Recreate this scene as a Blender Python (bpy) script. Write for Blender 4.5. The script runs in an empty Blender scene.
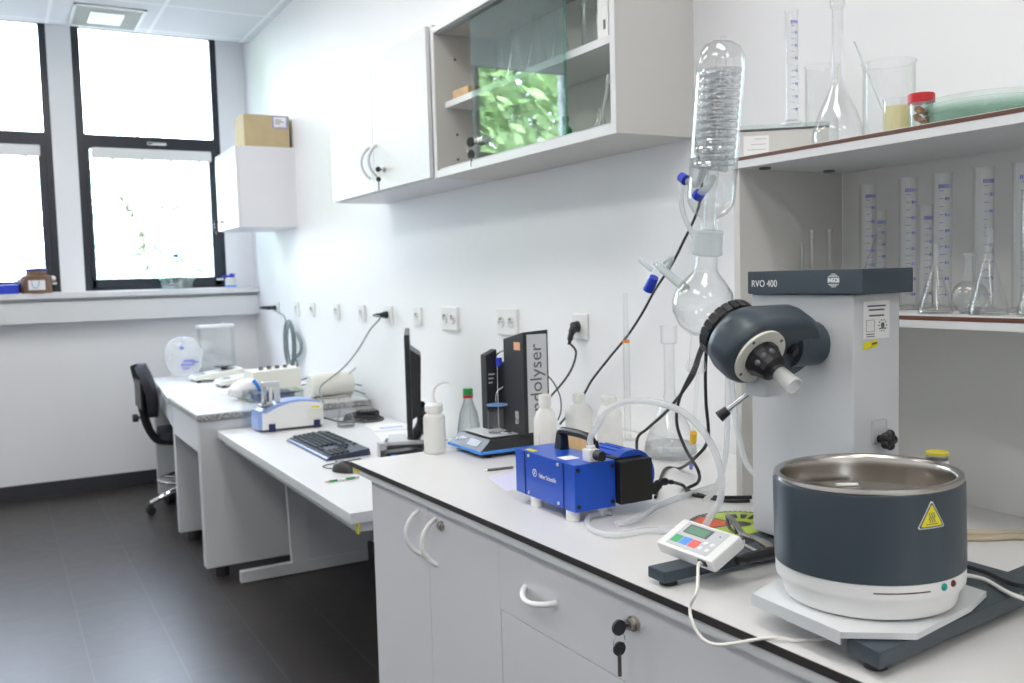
import bpy, bmesh, math, random
from math import pi, sin, cos, radians, sqrt, atan2
from mathutils import Vector, Matrix, Quaternion
random.seed(7)
S = bpy.context.scene
C = S.collection
V = Vector

# ------------------------------------------------------------------ materials
def nodes(name):
    m = bpy.data.materials.new(name); m.use_nodes = True
    nt = m.node_tree
    return m, nt, nt.nodes['Principled BSDF'], nt.nodes['Material Output']

def mat(name, col, rough=.5, metal=0, bump=0, bscale=200, var=.03, vscale=6, spec=.5, coat=0, emit=None, es=0):
    m, nt, bs, out = nodes(name)
    bs.inputs['Roughness'].default_value = rough
    bs.inputs['Metallic'].default_value = metal
    bs.inputs['Specular IOR Level'].default_value = spec
    bs.inputs['Coat Weight'].default_value = coat
    tc = nt.nodes.new('ShaderNodeTexCoord')
    nz = nt.nodes.new('ShaderNodeTexNoise'); nz.inputs['Scale'].default_value = vscale
    nt.links.new(tc.outputs['Object'], nz.inputs['Vector'])
    rp = nt.nodes.new('ShaderNodeValToRGB')
    rp.color_ramp.elements[0].position = .3; rp.color_ramp.elements[1].position = .7
    rp.color_ramp.elements[0].color = [max(0, c*(1-var)) for c in col] + [1]
    rp.color_ramp.elements[1].color = [min(1, c*(1+var)) for c in col] + [1]
    nt.links.new(nz.outputs['Fac'], rp.inputs['Fac'])
    nt.links.new(rp.outputs['Color'], bs.inputs['Base Color'])
    if bump:
        n2 = nt.nodes.new('ShaderNodeTexNoise'); n2.inputs['Scale'].default_value = bscale
        nt.links.new(tc.outputs['Object'], n2.inputs['Vector'])
        bp = nt.nodes.new('ShaderNodeBump'); bp.inputs['Strength'].default_value = bump
        bp.inputs['Distance'].default_value = .002
        nt.links.new(n2.outputs['Fac'], bp.inputs['Height'])
        nt.links.new(bp.outputs['Normal'], bs.inputs['Normal'])
    if emit:
        bs.inputs['Emission Color'].default_value = list(emit) + [1]
        bs.inputs['Emission Strength'].default_value = es
    return m

def thin_glass(name, tint=(.97, .985, .98), edge=(.72, .78, .77), ior=1.45, rough=.02, base=.0):
    """thin-walled glass: clear face-on, darker and more mirror-like at grazing angles"""
    m = bpy.data.materials.new(name); m.use_nodes = True
    nt = m.node_tree; nt.nodes.clear()
    out = nt.nodes.new('ShaderNodeOutputMaterial')
    tr = nt.nodes.new('ShaderNodeBsdfTransparent'); gl = nt.nodes.new('ShaderNodeBsdfGlossy')
    gl.inputs['Roughness'].default_value = rough
    mx = nt.nodes.new('ShaderNodeMixShader'); fr = nt.nodes.new('ShaderNodeFresnel')
    ge = nt.nodes.new('ShaderNodeNewGeometry'); im = nt.nodes.new('ShaderNodeMix')
    im.inputs[2].default_value = ior; im.inputs[3].default_value = 1/ior
    nt.links.new(ge.outputs['Backfacing'], im.inputs[0]); nt.links.new(im.outputs[0], fr.inputs['IOR'])
    lw = nt.nodes.new('ShaderNodeLayerWeight'); lw.inputs['Blend'].default_value = .35
    nz = nt.nodes.new('ShaderNodeTexNoise'); nz.inputs['Scale'].default_value = 25
    tc = nt.nodes.new('ShaderNodeTexCoord'); nt.links.new(tc.outputs['Object'], nz.inputs['Vector'])
    ad = nt.nodes.new('ShaderNodeMath'); ad.operation = 'MULTIPLY_ADD'
    nt.links.new(nz.outputs['Fac'], ad.inputs[0]); ad.inputs[1].default_value = .02; ad.inputs[2].default_value = base
    a2 = nt.nodes.new('ShaderNodeMath'); a2.operation = 'ADD'; a2.use_clamp = True
    nt.links.new(fr.outputs[0], a2.inputs[0]); nt.links.new(ad.outputs[0], a2.inputs[1])
    mc = nt.nodes.new('ShaderNodeMix'); mc.data_type = 'RGBA'
    mc.inputs['A'].default_value = list(tint) + [1]; mc.inputs['B'].default_value = list(edge) + [1]
    nt.links.new(lw.outputs['Facing'], mc.inputs['Factor'])
    nt.links.new(mc.outputs['Result'], tr.inputs['Color'])
    nt.links.new(a2.outputs[0], mx.inputs['Fac'])
    nt.links.new(tr.outputs[0], mx.inputs[1]); nt.links.new(gl.outputs[0], mx.inputs[2])
    nt.links.new(mx.outputs[0], out.inputs['Surface'])
    return m

def translucent(name, col, clear=.5, rough=.35):
    """cloudy plastic: part transparent, part translucent"""
    m, nt, bs, out = nodes(name)
    bs.inputs['Base Color'].default_value = list(col) + [1]; bs.inputs['Roughness'].default_value = rough
    tr = nt.nodes.new('ShaderNodeBsdfTransparent'); tr.inputs['Color'].default_value = [min(1, c*1.08) for c in col] + [1]
    tl = nt.nodes.new('ShaderNodeBsdfTranslucent'); tl.inputs['Color'].default_value = list(col) + [1]
    nz = nt.nodes.new('ShaderNodeTexNoise'); nz.inputs['Scale'].default_value = 9
    tc = nt.nodes.new('ShaderNodeTexCoord'); nt.links.new(tc.outputs['Object'], nz.inputs['Vector'])
    mr = nt.nodes.new('ShaderNodeMapRange'); mr.inputs['To Min'].default_value = clear - .05; mr.inputs['To Max'].default_value = clear + .05
    nt.links.new(nz.outputs['Fac'], mr.inputs['Value'])
    m1 = nt.nodes.new('ShaderNodeMixShader'); m1.inputs['Fac'].default_value = .4
    nt.links.new(bs.outputs[0], m1.inputs[1]); nt.links.new(tl.outputs[0], m1.inputs[2])
    m2 = nt.nodes.new('ShaderNodeMixShader'); nt.links.new(mr.outputs['Result'], m2.inputs['Fac'])
    nt.links.new(m1.outputs[0], m2.inputs[1]); nt.links.new(tr.outputs[0], m2.inputs[2])
    nt.links.new(m2.outputs[0], out.inputs['Surface'])
    return m

M = {}
M['wall'] = mat('painted_wall', (.86, .865, .88), .55, bump=.12, bscale=300, var=.012, vscale=1.5)
M['laminate'] = mat('white_laminate', (.68, .68, .69), .35, bump=.03, bscale=400, var=.012)
M['cabinet'] = mat('cabinet_board', (.72, .72, .75), .38, bump=.04, bscale=350, var=.012, vscale=2)
M['cream_board'] = mat('cream_board', (.61, .598, .57), .45, bump=.03, bscale=350, var=.015, vscale=2)
M['grey_board'] = mat('grey_board', (.40, .40, .37), .45, var=.02)
M['back_board'] = mat('grey_white_board', (.70, .70, .68), .5, bump=.03, bscale=350, var=.012, vscale=2)
M['shelf_white'] = mat('shelf_white', (.72, .73, .74), .4, var=.012)
M['worktop'] = mat('worktop_laminate', (.72, .712, .705), .3, bump=.05, bscale=600, var=.015, vscale=3)
M['black_edge'] = mat('black_core_edge', (.03, .025, .024), .4)
M['brown_edge'] = mat('brown_core_edge', (.13, .055, .035), .45)
M['frame_dark'] = mat('anthracite_frame', (.016, .02, .03), .35)
M['white_plastic'] = mat('white_plastic', (.80, .80, .79), .35, var=.01)
M['cream_plastic'] = mat('cream_plastic', (.72, .71, .64), .4, var=.015)
M['grey_plastic'] = mat('light_grey_plastic', (.55, .57, .59), .45, var=.02)
M['instrument_grey'] = mat('instrument_grey_paint', (.60, .615, .63), .4, bump=.04, bscale=500, var=.012)
M['slate'] = mat('slate_paint', (.042, .060, .076), .35, bump=.05, bscale=600, var=.04)
M['black'] = mat('black_plastic', (.012, .012, .014), .4)
M['black_soft'] = mat('black_fabric', (.02, .02, .028), .85, bump=.3, bscale=700)
M['rubber'] = mat('black_rubber', (.014, .014, .015), .55)
M['chrome'] = mat('chrome', (.75, .75, .76), .12, 1, var=.02)
M['steel'] = mat('brushed_steel', (.50, .46, .42), .28, 1, bump=.05, bscale=150, var=.06)
M['dark_metal'] = mat('dark_metal', (.17, .15, .13), .35, 1)
M['silver_paint'] = mat('silver_paint', (.62, .63, .65), .35, .2)
M['blue_pump'] = mat('blue_enamel', (.004, .075, .52), .32, bump=.05, bscale=400, coat=.2)
M['blue'] = mat('blue_plastic', (.02, .05, .55), .4)
M['navy'] = mat('navy_plastic', (.012, .016, .09), .4)
M['pale_blue'] = mat('pale_blue_plastic', (.30, .40, .72), .4)
M['sky_blue'] = mat('sky_blue_strip', (.06, .27, .78), .35)
M['ink'] = mat('blue_ink', (.22, .25, .62), .6)
M['green'] = mat('green_plastic', (.02, .25, .06), .35)
M['red'] = mat('red_plastic', (.55, .012, .02), .35)
M['orange'] = mat('orange_print', (.8, .25, .05), .5)
M['yellow'] = mat('yellow_print', (.82, .74, .02), .5)
M['lime'] = mat('lime_print', (.42, .58, .05), .45)
M['print_white'] = mat('white_print', (.85, .85, .86), .5)
M['print_grey'] = mat('grey_print', (.12, .12, .13), .5)
M['paper'] = mat('paper', (.82, .82, .81), .7, var=.01)
M['paper_lilac'] = mat('lilac_paper', (.62, .62, .80), .7, var=.015)
M['cardboard'] = mat('cardboard', (.50, .40, .23), .75, bump=.2, bscale=90, var=.05, vscale=12)
M['wood'] = mat('light_wood', (.62, .42, .22), .6, bump=.2, bscale=60, var=.12, vscale=30)
M['brown'] = mat('brown_glaze', (.16, .08, .045), .5, var=.1)
M['salmon'] = mat('salmon_sticker', (.8, .40, .25), .6)
M['contents'] = mat('brown_contents', (.42, .19, .04), .6, var=.5, vscale=45)
M['granite'] = mat('granite', (.30, .30, .29), .3, var=.7, vscale=120, bump=.2, bscale=120)
M['granite_top'] = mat('granite_polished', (.62, .62, .62), .25, var=.12, vscale=150)
M['screen_green'] = mat('lcd_green', (.16, .32, .21), .25)
M['screen_grey'] = mat('lcd_grey', (.38, .42, .45), .2)
M['key_green'] = mat('key_green', (.08, .45, .20), .5)
M['key_blue'] = mat('key_blue', (.10, .32, .85), .5)
M['key_red'] = mat('key_red', (.85, .14, .12), .5)
M['lamp_teal'] = mat('teal_lamp', (.0, .30, .25), .2)
M['lamp_red'] = mat('dark_red_lamp', (.09, .01, .015), .2)
M['tape_yellow'] = mat('yellow_tape', (.72, .62, .05), .5)
M['bath_water'] = mat('bath_water', (.10, .085, .06), .03, var=.1, spec=.6)
M['cloth_white'] = mat('white_cloth', (.84, .85, .86), .8, bump=.3, bscale=60)
M['grey_cord'] = mat('grey_cord', (.20, .25, .25), .5)
M['white_cord'] = mat('white_cord', (.80, .78, .74), .5)
M['tan_hose'] = mat('tan_hose', (.52, .46, .34), .4)
M['key_dark'] = mat('keyboard_keys', (.02, .024, .035), .5)
M['key_case'] = mat('keyboard_case', (.03, .04, .075), .4)
M['ceiling_grille'] = mat('grille_paint', (.55, .58, .55), .5)
M['bark'] = mat('bark', (.12, .09, .06), .9, bump=.6, bscale=20)
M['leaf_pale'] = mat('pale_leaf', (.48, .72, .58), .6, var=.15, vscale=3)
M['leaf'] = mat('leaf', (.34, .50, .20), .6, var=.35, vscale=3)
M['glass'] = thin_glass('lab_glass', (.994, .997, .996), (.955, .965, .963))
M['glass_pane'] = thin_glass('sheet_glass', (.96, .98, .972), (.85, .92, .90), 1.52, .012)
M['glass_edge'] = thin_glass('green_glass_edge', (.55, .82, .74), (.45, .75, .68), 1.5, .08, .15)
M['glass_green'] = thin_glass('green_tint_glass', (.955, .985, .97), (.80, .92, .87), 1.5, .02, .02)
M['window_glass'] = thin_glass('window_glass', (.975, .98, .99), (.94, .96, .98), 1.45, .0)
M['acrylic'] = thin_glass('acrylic', (.975, .985, .985), (.90, .94, .95), 1.5, .03, .04)
M['joint_glass'] = translucent('ground_glass', (.80, .83, .83), .45, .5)
M['frosted'] = translucent('frosted_tube', (.88, .89, .88), .55, .3)
M['clear_hose'] = translucent('clear_hose', (.90, .91, .92), .5, .15)
M['milky'] = translucent('milky_plastic', (.90, .89, .86), .15, .35)
M['milky_clear'] = translucent('milky_clear_plastic', (.90, .90, .88), .42, .35)
M['bag'] = translucent('plastic_bag', (.92, .93, .94), .72, .15)
M['clear_blue'] = translucent('clear_blue_disc', (.35, .55, .85), .3, .2)
M['yellow_liquid'] = translucent('pale_yellow_contents', (.90, .86, .60), .4, .4)
M['pet'] = thin_glass('bottle_plastic', (.95, .96, .96), (.55, .58, .60), 1.5, .06, .04)

# ------------------------------------------------------------------ geometry
def B(): return bmesh.new()
def box(b, x0, x1, y0, y1, z0, z1, bev=0, mx=None, seg=2):
    r = bmesh.ops.create_cube(b, size=1)
    vs = r['verts']
    for v in vs:
        v.co = V(((x0+x1)/2 + v.co.x*(x1-x0), (y0+y1)/2 + v.co.y*(y1-y0), (z0+z1)/2 + v.co.z*(z1-z0)))
    if bev:
        es = list({e for v in vs for e in v.link_edges})
        q = bmesh.ops.bevel(b, geom=es, offset=bev, segments=seg, profile=.5, affect='EDGES')
        vs = list({v for f in q['faces'] for v in f.verts} | {v for v in vs if v.is_valid})
    if mx is not None:
        bmesh.ops.transform(b, matrix=mx, verts=vs)
    return b
def frame_to(p, d):
    d = V(d).normalized()
    return Matrix.Translation(p) @ d.to_track_quat('Z', 'Y').to_matrix().to_4x4()
def ring(b, M_, r, z, n): return [b.verts.new(M_ @ V((r*cos(2*pi*i/n), r*sin(2*pi*i/n), z))) for i in range(n)]
def lathe(b, prof, mx=None, n=32, closed=False):
    mx = mx or Matrix()
    rs = []
    for r, z in prof:
        rs.append([b.verts.new(mx @ V((0, 0, z)))] if r < 1e-6 else ring(b, mx, r, z, n))
    seq = list(zip(rs, rs[1:])) + ([(rs[-1], rs[0])] if closed else [])
    for a, c in seq:
        if len(a) == 1 and len(c) == 1: continue
        for i in range(n):
            j = (i+1) % n
            if len(a) == 1: b.faces.new((a[0], c[j], c[i]))
            elif len(c) == 1: b.faces.new((a[i], a[j], c[0]))
            else: b.faces.new((a[i], a[j], c[j], c[i]))
    return b
def cyl(b, p0, p1, r0, r1=None, n=20):
    p0, p1 = V(p0), V(p1); r1 = r0 if r1 is None else r1; L = (p1-p0).length
    return lathe(b, [(0, 0), (r0, 0), (r1, L), (0, L)], frame_to(p0, p1-p0), n)
def vessel(b, prof, t=.0015, mx=None, n=36):
    """profile (r,z) from the axis at the bottom up to the rim, given a wall of thickness t"""
    outer = list(prof); inner = []
    for r, z in reversed(prof):
        inner.append((max(0, r-t), z + (t*1.5 if r < 1e-6 or (r, z) == prof[1] else 0)))
    inner[0] = (max(0, prof[-1][0]-t), prof[-1][1])
    return lathe(b, outer + inner, mx, n)
def spline(pts, k=8, closed=False):
    pts = [V(p) for p in pts]; n = len(pts); out = []
    rng = range(n) if closed else range(n-1)
    for i in rng:
        if closed: p0, p1, p2, p3 = pts[i-1], pts[i], pts[(i+1) % n], pts[(i+2) % n]
        else: p0, p1, p2, p3 = pts[max(i-1, 0)], pts[i], pts[i+1], pts[min(i+2, n-1)]
        for j in range(k):
            t = j/k
            out.append(.5*((2*p1) + (p2-p0)*t + (2*p0-5*p1+4*p2-p3)*t*t + (3*p1-p0-3*p2+p3)*t**3))
    if not closed: out.append(pts[-1])
    return out
def tube(b, pts, r, n=10, k=8, smooth=True, closed=False):
    ps = spline(pts, k, closed) if smooth and len(pts) > 2 else [V(p) for p in pts]
    m = len(ps); rings = []; up = None
    for i in range(m):
        if closed: t = ps[(i+1) % m] - ps[i-1]
        else: t = ps[min(i+1, m-1)] - ps[max(i-1, 0)]
        if t.length < 1e-9: t = V((0, 0, 1))
        t.normalize()
        if up is None:
            up = t.orthogonal().normalized()
        up = (up - t*up.dot(t))
        up = up.normalized() if up.length > 1e-6 else t.orthogonal().normalized()
        s = t.cross(up); rr = r[i*len(r)//m] if isinstance(r, (list, tuple)) else r
        rings.append([b.verts.new(ps[i] + (up*cos(2*pi*j/n) + s*sin(2*pi*j/n))*rr) for j in range(n)])
    for i in range(m if closed else m-1):
        a, c = rings[i], rings[(i+1) % m]
        for j in range(n): b.faces.new((a[j], a[(j+1) % n], c[(j+1) % n], c[j]))
    if not closed:
        b.faces.new(list(reversed(rings[0]))); b.faces.new(rings[-1])
    return b
def prism(b, poly, z0, z1, mx=None, bev=0):
    mx = mx or Matrix()
    lo = [b.verts.new(mx @ V((x, y, z0))) for x, y in poly]; hi = [b.verts.new(mx @ V((x, y, z1))) for x, y in poly]
    fs = [b.faces.new(list(reversed(lo))), b.faces.new(hi)]
    n = len(poly)
    for i in range(n): fs.append(b.faces.new((lo[i], lo[(i+1) % n], hi[(i+1) % n], hi[i])))
    if bev:
        es = [e for e in fs[1].edges] + [e for e in fs[0].edges]
        bmesh.ops.bevel(b, geom=es, offset=bev, segments=2, profile=.5, affect='EDGES')
    return b
def hexa(b, c8):
    """box from eight corners: bottom four then top four, same order round"""
    v = [b.verts.new(c) for c in c8]
    for f in ((3, 2, 1, 0), (4, 5, 6, 7), (0, 1, 5, 4), (1, 2, 6, 5), (2, 3, 7, 6), (3, 0, 4, 7)):
        b.faces.new([v[i] for i in f])
    return b
def ball(b, c, r, sc=(1, 1, 1), u=20, v=12):
    q = bmesh.ops.create_uvsphere(b, u_segments=u, v_segments=v, radius=r)
    for w in q['verts']: w.co = V((w.co.x*sc[0], w.co.y*sc[1], w.co.z*sc[2])) + V(c)
    return b
def axes(o, x, y):
    """matrix whose local x and y run along the given directions, z out of their plane"""
    x = V(x).normalized(); y = V(y); y = (y - x*y.dot(x)).normalized(); z = x.cross(y)
    m = Matrix.Identity(4)
    for i in range(3): m[i][0], m[i][1], m[i][2], m[i][3] = x[i], y[i], z[i], V(o)[i]
    return m
def text(b, s, size, mx, depth=.0004, align='CENTER', sx=1.0, bold=0):
    cu = bpy.data.curves.new('t', 'FONT'); cu.body = s; cu.size = size; cu.extrude = depth/2
    cu.align_x = align; cu.align_y = 'CENTER'; cu.resolution_u = 4; cu.offset = bold
    o = bpy.data.objects.new('t', cu); C.objects.link(o)
    dg = bpy.context.evaluated_depsgraph_get(); dg.update()
    me = bpy.data.meshes.new_from_object(o.evaluated_get(dg))
    me.transform(mx @ Matrix.Diagonal((sx, 1, 1, 1)))
    b.from_mesh(me)
    bpy.data.objects.remove(o); bpy.data.curves.remove(cu); bpy.data.meshes.remove(me)
    return b

def link(name, b, m, parent=None, local=None, smooth=True, angle=35):
    bmesh.ops.recalc_face_normals(b, faces=b.faces)
    if local is not None: bmesh.ops.transform(b, matrix=local, verts=b.verts)
    me = bpy.data.meshes.new(name); b.to_mesh(me); b.free()
    if smooth:
        for p in me.polygons: p.use_smooth = True
        me.set_sharp_from_angle(angle=radians(angle))
    if smooth:
        pass
    for x in (m if isinstance(m, (list, tuple)) else [m]): me.materials.append(M[x] if isinstance(x, str) else x)
    o = bpy.data.objects.new(name, me); C.objects.link(o)
    if smooth:
        wn = o.modifiers.new('weighted_normal', 'WEIGHTED_NORMAL'); wn.keep_sharp = True; wn.weight = 80
    if parent is not None: o.parent = parent
    return o
def tag(o, label, cat, group=None, kind=None):
    o['label'] = label; o['category'] = cat
    if group: o['group'] = group
    if kind: o['kind'] = kind
    return o
class Thing:
    """an Empty at the thing's base; part() takes shapes in room coordinates (or local ones with world=False)"""
    def __init__(s, name, label, cat, loc, rotz=0, group=None, rot=None):
        s.o = bpy.data.objects.new(name, None); C.objects.link(s.o)
        s.o.location = loc; s.o.rotation_euler = rot or (0, 0, rotz)
        s.o.empty_display_size = .05
        tag(s.o, label, cat, group)
        s.mx = Matrix.Translation(loc) @ (Matrix.Rotation(rotz, 4, 'Z') if rot is None else s.o.rotation_euler.to_matrix().to_4x4())
        s.inv = s.mx.inverted()
    def part(s, name, b, m, parent=None, world=True, label=None, **k):
        o = link(name, b, m, parent or s.o, s.inv if world else None, **k)
        if label: o['label'] = label
        return o
def single(name, b, m, label, cat, base, group=None, **k):
    """a thing that is one mesh; shapes in room coordinates, origin moved to base"""
    o = link(name, b, m, None, Matrix.Translation(base).inverted(), **k); o.location = base
    return tag(o, label, cat, group)
def dup(o, loc, label, rotz=None, group=None):
    r = o.copy(); C.objects.link(r); r.location = loc
    if rotz is not None: r.rotation_euler = (0, 0, rotz)
    r['label'] = label
    if group: r['group'] = group
    for ch in list(o.children):
        c = ch.copy(); C.objects.link(c); c.parent = r
        for g in list(ch.children):
            d = g.copy(); C.objects.link(d); d.parent = c
    return r
def struct(name, b, m, parent=None, **k):
    o = link(name, b, m, parent, **k)
    if parent is None: o['kind'] = 'structure'
    return o

# ------------------------------------------------------------------ room
XW, YB, ZC = 1.70, 6.91, 3.105
XL, YF = -2.6, -2.6
def tile_floor():
    m, nt, bs, out = nodes('floor_tiles')
    N = nt.nodes.new; L = nt.links.new
    tc = N('ShaderNodeTexCoord'); sp = N('ShaderNodeSeparateXYZ'); L(tc.outputs['Object'], sp.inputs[0])
    def line(sock, off, per, w):
        a = N('ShaderNodeMath'); a.operation = 'SUBTRACT'; L(sock, a.inputs[0]); a.inputs[1].default_value = off - w/2
        d = N('ShaderNodeMath'); d.operation = 'DIVIDE'; L(a.outputs[0], d.inputs[0]); d.inputs[1].default_value = per
        f = N('ShaderNodeMath'); f.operation = 'FLOORED_MODULO'; L(d.outputs[0], f.inputs[0]); f.inputs[1].default_value = 1
        c = N('ShaderNodeMath'); c.operation = 'LESS_THAN'; L(f.outputs[0], c.inputs[0]); c.inputs[1].default_value = w/per
        fl = N('ShaderNodeMath'); fl.operation = 'FLOOR'; L(d.outputs[0], fl.inputs[0])
        return c.outputs[0], fl.outputs[0]
    lx, ix = line(sp.outputs['X'], .238, .2965, .004); ly, iy = line(sp.outputs['Y'], 3.415, .3135, .003)
    mx = N('ShaderNodeMath'); mx.operation = 'MAXIMUM'; L(lx, mx.inputs[0]); L(ly, mx.inputs[1])
    cb = N('ShaderNodeCombineXYZ'); L(ix, cb.inputs[0]); L(iy, cb.inputs[1])
    wn = N('ShaderNodeTexWhiteNoise'); L(cb.outputs[0], wn.inputs['Vector'])
    nz = N('ShaderNodeTexNoise'); nz.inputs['Scale'].default_value = 14; L(tc.outputs['Object'], nz.inputs['Vector'])
    av = N('ShaderNodeMath'); av.operation = 'ADD'; L(wn.outputs['Value'], av.inputs[0]); L(nz.outputs['Fac'], av.inputs[1])
    rp = N('ShaderNodeValToRGB'); rp.color_ramp.elements[0].color = (.022, .0185, .0175, 1); rp.color_ramp.elements[1].color = (.035, .029, .0275, 1)
    hv = N('ShaderNodeMath'); hv.operation = 'MULTIPLY'; L(av.outputs[0], hv.inputs[0]); hv.inputs[1].default_value = .5
    L(hv.outputs[0], rp.inputs['Fac'])
    mc = N('ShaderNodeMix'); mc.data_type = 'RGBA'; L(mx.outputs[0], mc.inputs['Factor']); L(rp.outputs['Color'], mc.inputs['A'])
    mc.inputs['B'].default_value = (.062, .056, .052, 1)
    L(mc.outputs['Result'], bs.inputs['Base Color'])
    mr = N('ShaderNodeMapRange'); L(nz.outputs['Fac'], mr.inputs['Value']); mr.inputs['To Min'].default_value = .33; mr.inputs['To Max'].default_value = .42
    bs.inputs['Specular IOR Level'].default_value = .55
    L(mr.outputs['Result'], bs.inputs['Roughness'])
    iv = N('ShaderNodeMath'); iv.operation = 'SUBTRACT'; iv.inputs[0].default_value = 1; L(mx.outputs[0], iv.inputs[1])
    bp = N('ShaderNodeBump'); bp.inputs['Strength'].default_value = .4; bp.inputs['Distance'].default_value = .001
    L(iv.outputs[0], bp.inputs['Height']); L(bp.outputs['Normal'], bs.inputs['Normal'])
    return m
def ceil_tiles():
    m, nt, bs, out = nodes('ceiling_tiles')
    N = nt.nodes.new; L = nt.links.new
    tc = N('ShaderNodeTexCoord'); sp = N('ShaderNodeSeparateXYZ'); L(tc.outputs['Object'], sp.inputs[0])
    def line(sock, off, per, w):
        a = N('ShaderNodeMath'); a.operation = 'SUBTRACT'; L(sock, a.inputs[0]); a.inputs[1].default_value = off - w/2
        d = N('ShaderNodeMath'); d.operation = 'DIVIDE'; L(a.outputs[0], d.inputs[0]); d.inputs[1].default_value = per
        f = N('ShaderNodeMath'); f.operation = 'FLOORED_MODULO'; L(d.outputs[0], f.inputs[0]); f.inputs[1].default_value = 1
        c = N('ShaderNodeMath'); c.operation = 'LESS_THAN'; L(f.outputs[0], c.inputs[0]); c.inputs[1].default_value = w/per
        return c.outputs[0]
    mx = N('ShaderNodeMath'); mx.operation = 'MAXIMUM'
    L(line(sp.outputs['X'], 1.027, .617, .022), mx.inputs[0]); L(line(sp.outputs['Y'], 6.04, .617, .022), mx.inputs[1])
    nz = N('ShaderNodeTexNoise'); nz.inputs['Scale'].default_value = 180; L(tc.outputs['Object'], nz.inputs['Vector'])
    rp = N('ShaderNodeValToRGB'); rp.color_ramp.elements[0].color = (.66, .69, .71, 1); rp.color_ramp.elements[1].color = (.72, .75, .77, 1)
    L(nz.outputs['Fac'], rp.inputs['Fac'])
    mc = N('ShaderNodeMix'); mc.data_type = 'RGBA'; L(mx.outputs[0], mc.inputs['Factor']); L(rp.outputs['Color'], mc.inputs['A'])
    mc.inputs['B'].default_value = (.84, .86, .87, 1)
    L(mc.outputs['Result'], bs.inputs['Base Color']); bs.inputs['Roughness'].default_value = .8
    return m
M['floor'] = tile_floor(); M['ceiling'] = ceil_tiles()

struct('floor', box(B(), XL-.1, XW+.1, YF-.1, YB+.2, -.1, 0), 'floor')
b = box(B(), XL-.1, XW+.1, YF-.1, 6.75, ZC, 3.38); box(b, XL-.1, XW+.1, 6.75, YB+.2, 3.32, 3.38)
struct('ceiling', b, 'ceiling')
struct('wall_right', box(B(), XW, XW+.1, YF-.1, YB+.2, 0, 3.32), 'wall')
struct('wall_left', box(B(), XL-.1, XL, YF-.1, YB+.2, 0, 3.32), 'wall')
struct('wall_front', box(B(), XL, XW, YF-.1, YF, 0, 3.32), 'wall')
WIN = [(.56, 1.505), (-.535, .41), (-1.63, -.685)]
b = box(B(), XL, XW, YB, YB+.2, 0, 1.375); box(b, XL, XW, YB, YB+.2, 3.2, 3.32)
xs = [XL] + [v for w in reversed(WIN) for v in w] + [XW]
for i in range(0, len(xs), 2): box(b, xs[i], xs[i+1], YB, YB+.2, 1.375, 3.2)
struct('wall_back', b, 'wall')
b = box(B(), XL, XW, 6.905, YB, 0, .097); box(b, XL, XW, 6.898, 6.905, .0, .095)
struct('baseboard_back', b, mat('plinth_tile', (.035, .036, .042), .4))
b = box(B(), XL, XW, 6.755, YB+.02, 1.332, 1.37, .004)
box(b, XL, XW, 6.83, YB, 1.30, 1.332); box(b, XL, XW, 6.785, YB, 1.172, 1.308, .003)
struct('trim_1', b, 'shelf_white')

def window(i, x0, x1):
    y0, y1 = 6.915, 6.985
    b = box(B(), x0, x0+.052, y0, y1, 1.375, 3.2, .004); box(b, x1-.045, x1, y0, y1, 1.375, 3.2, .004)
    box(b, x0+.05, x1-.043, y0, y1, 2.345, 2.437, .004); box(b, x0+.05, x1-.043, y0, y1, 3.15, 3.2, .004)
    box(b, x0+.05, x1-.043, y0, y1, 1.375, 1.40, .004)
    w = struct('window_%d' % i, b, 'frame_dark')
    b = box(B(), x0+.045, x0+.075, y0-.012, y1-.01, 1.39, 2.35, .004); box(b, x1-.088, x1-.04, y0-.012, y1-.01, 1.39, 2.35, .004)
    box(b, x0+.045, x1-.04, y0-.012, y1-.01, 1.39, 1.452, .004)
    struct('sash_frame', b, 'frame_dark', w)
    struct('glass_pane', box(B(), x0+.05, x1-.043, 6.945, 6.951, 2.43, 3.16), 'window_glass', w)
    struct('glass_pane', box(B(), x0+.07, x1-.08, 6.945, 6.951, 1.44, 2.35), 'window_glass', w)
    b = box(B(), x0+.085, x1-.075, 6.865, 6.912, 2.272, 2.345, .01)
    for k in range(4): box(b, x0+.2+k*.19, x0+.225+k*.19, 6.858, 6.87, 2.262, 2.29, .003)
    struct('blind_cassette', b, 'white_plastic', w)
    b = box(B(), (x0+x1)/2-.03, (x0+x1)/2+.10, 6.885, 6.9, 2.375, 2.398, .006); cyl(b, ((x0+x1)/2-.01, 6.917, 2.386), ((x0+x1)/2-.01, 6.885, 2.386), .012)
    struct('window_handle', b, 'chrome', w)
    b = box(B(), x1-.075, x1-.025, 6.893, 6.91, 1.425, 1.44, .003)
    struct('hinge_cover', b, 'white_plastic', w)
for i, (a, c) in enumerate(WIN): window(i+1, a, c)

# ceiling air diffuser
t = Thing('ceiling_vent', 'square pale grille with white centre plate in the tiled ceiling', 'vent', (.735, 6.43, ZC))
b = box(B(), .53, .945, 6.18, 6.20, ZC-.012, ZC, .003); box(b, .53, .945, 6.66, 6.68, ZC-.012, ZC, .003)
box(b, .53, .55, 6.18, 6.68, ZC-.012, ZC, .003); box(b, .925, .945, 6.18, 6.68, ZC-.012, ZC, .003)
t.part('vent_frame', b, 'shelf_white')
b = box(B(), .55, .925, 6.20, 6.66, ZC-.004, ZC)
for k in range(22): box(b, .55, .925, 6.207+k*.0205, 6.215+k*.0205, ZC-.009, ZC-.003)
t.part('grille', b, 'ceiling_grille')
t.part('centre_plate', box(B(), .63, .83, 6.29, 6.57, ZC-.018, ZC-.008, .004), 'white_plastic')

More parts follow.
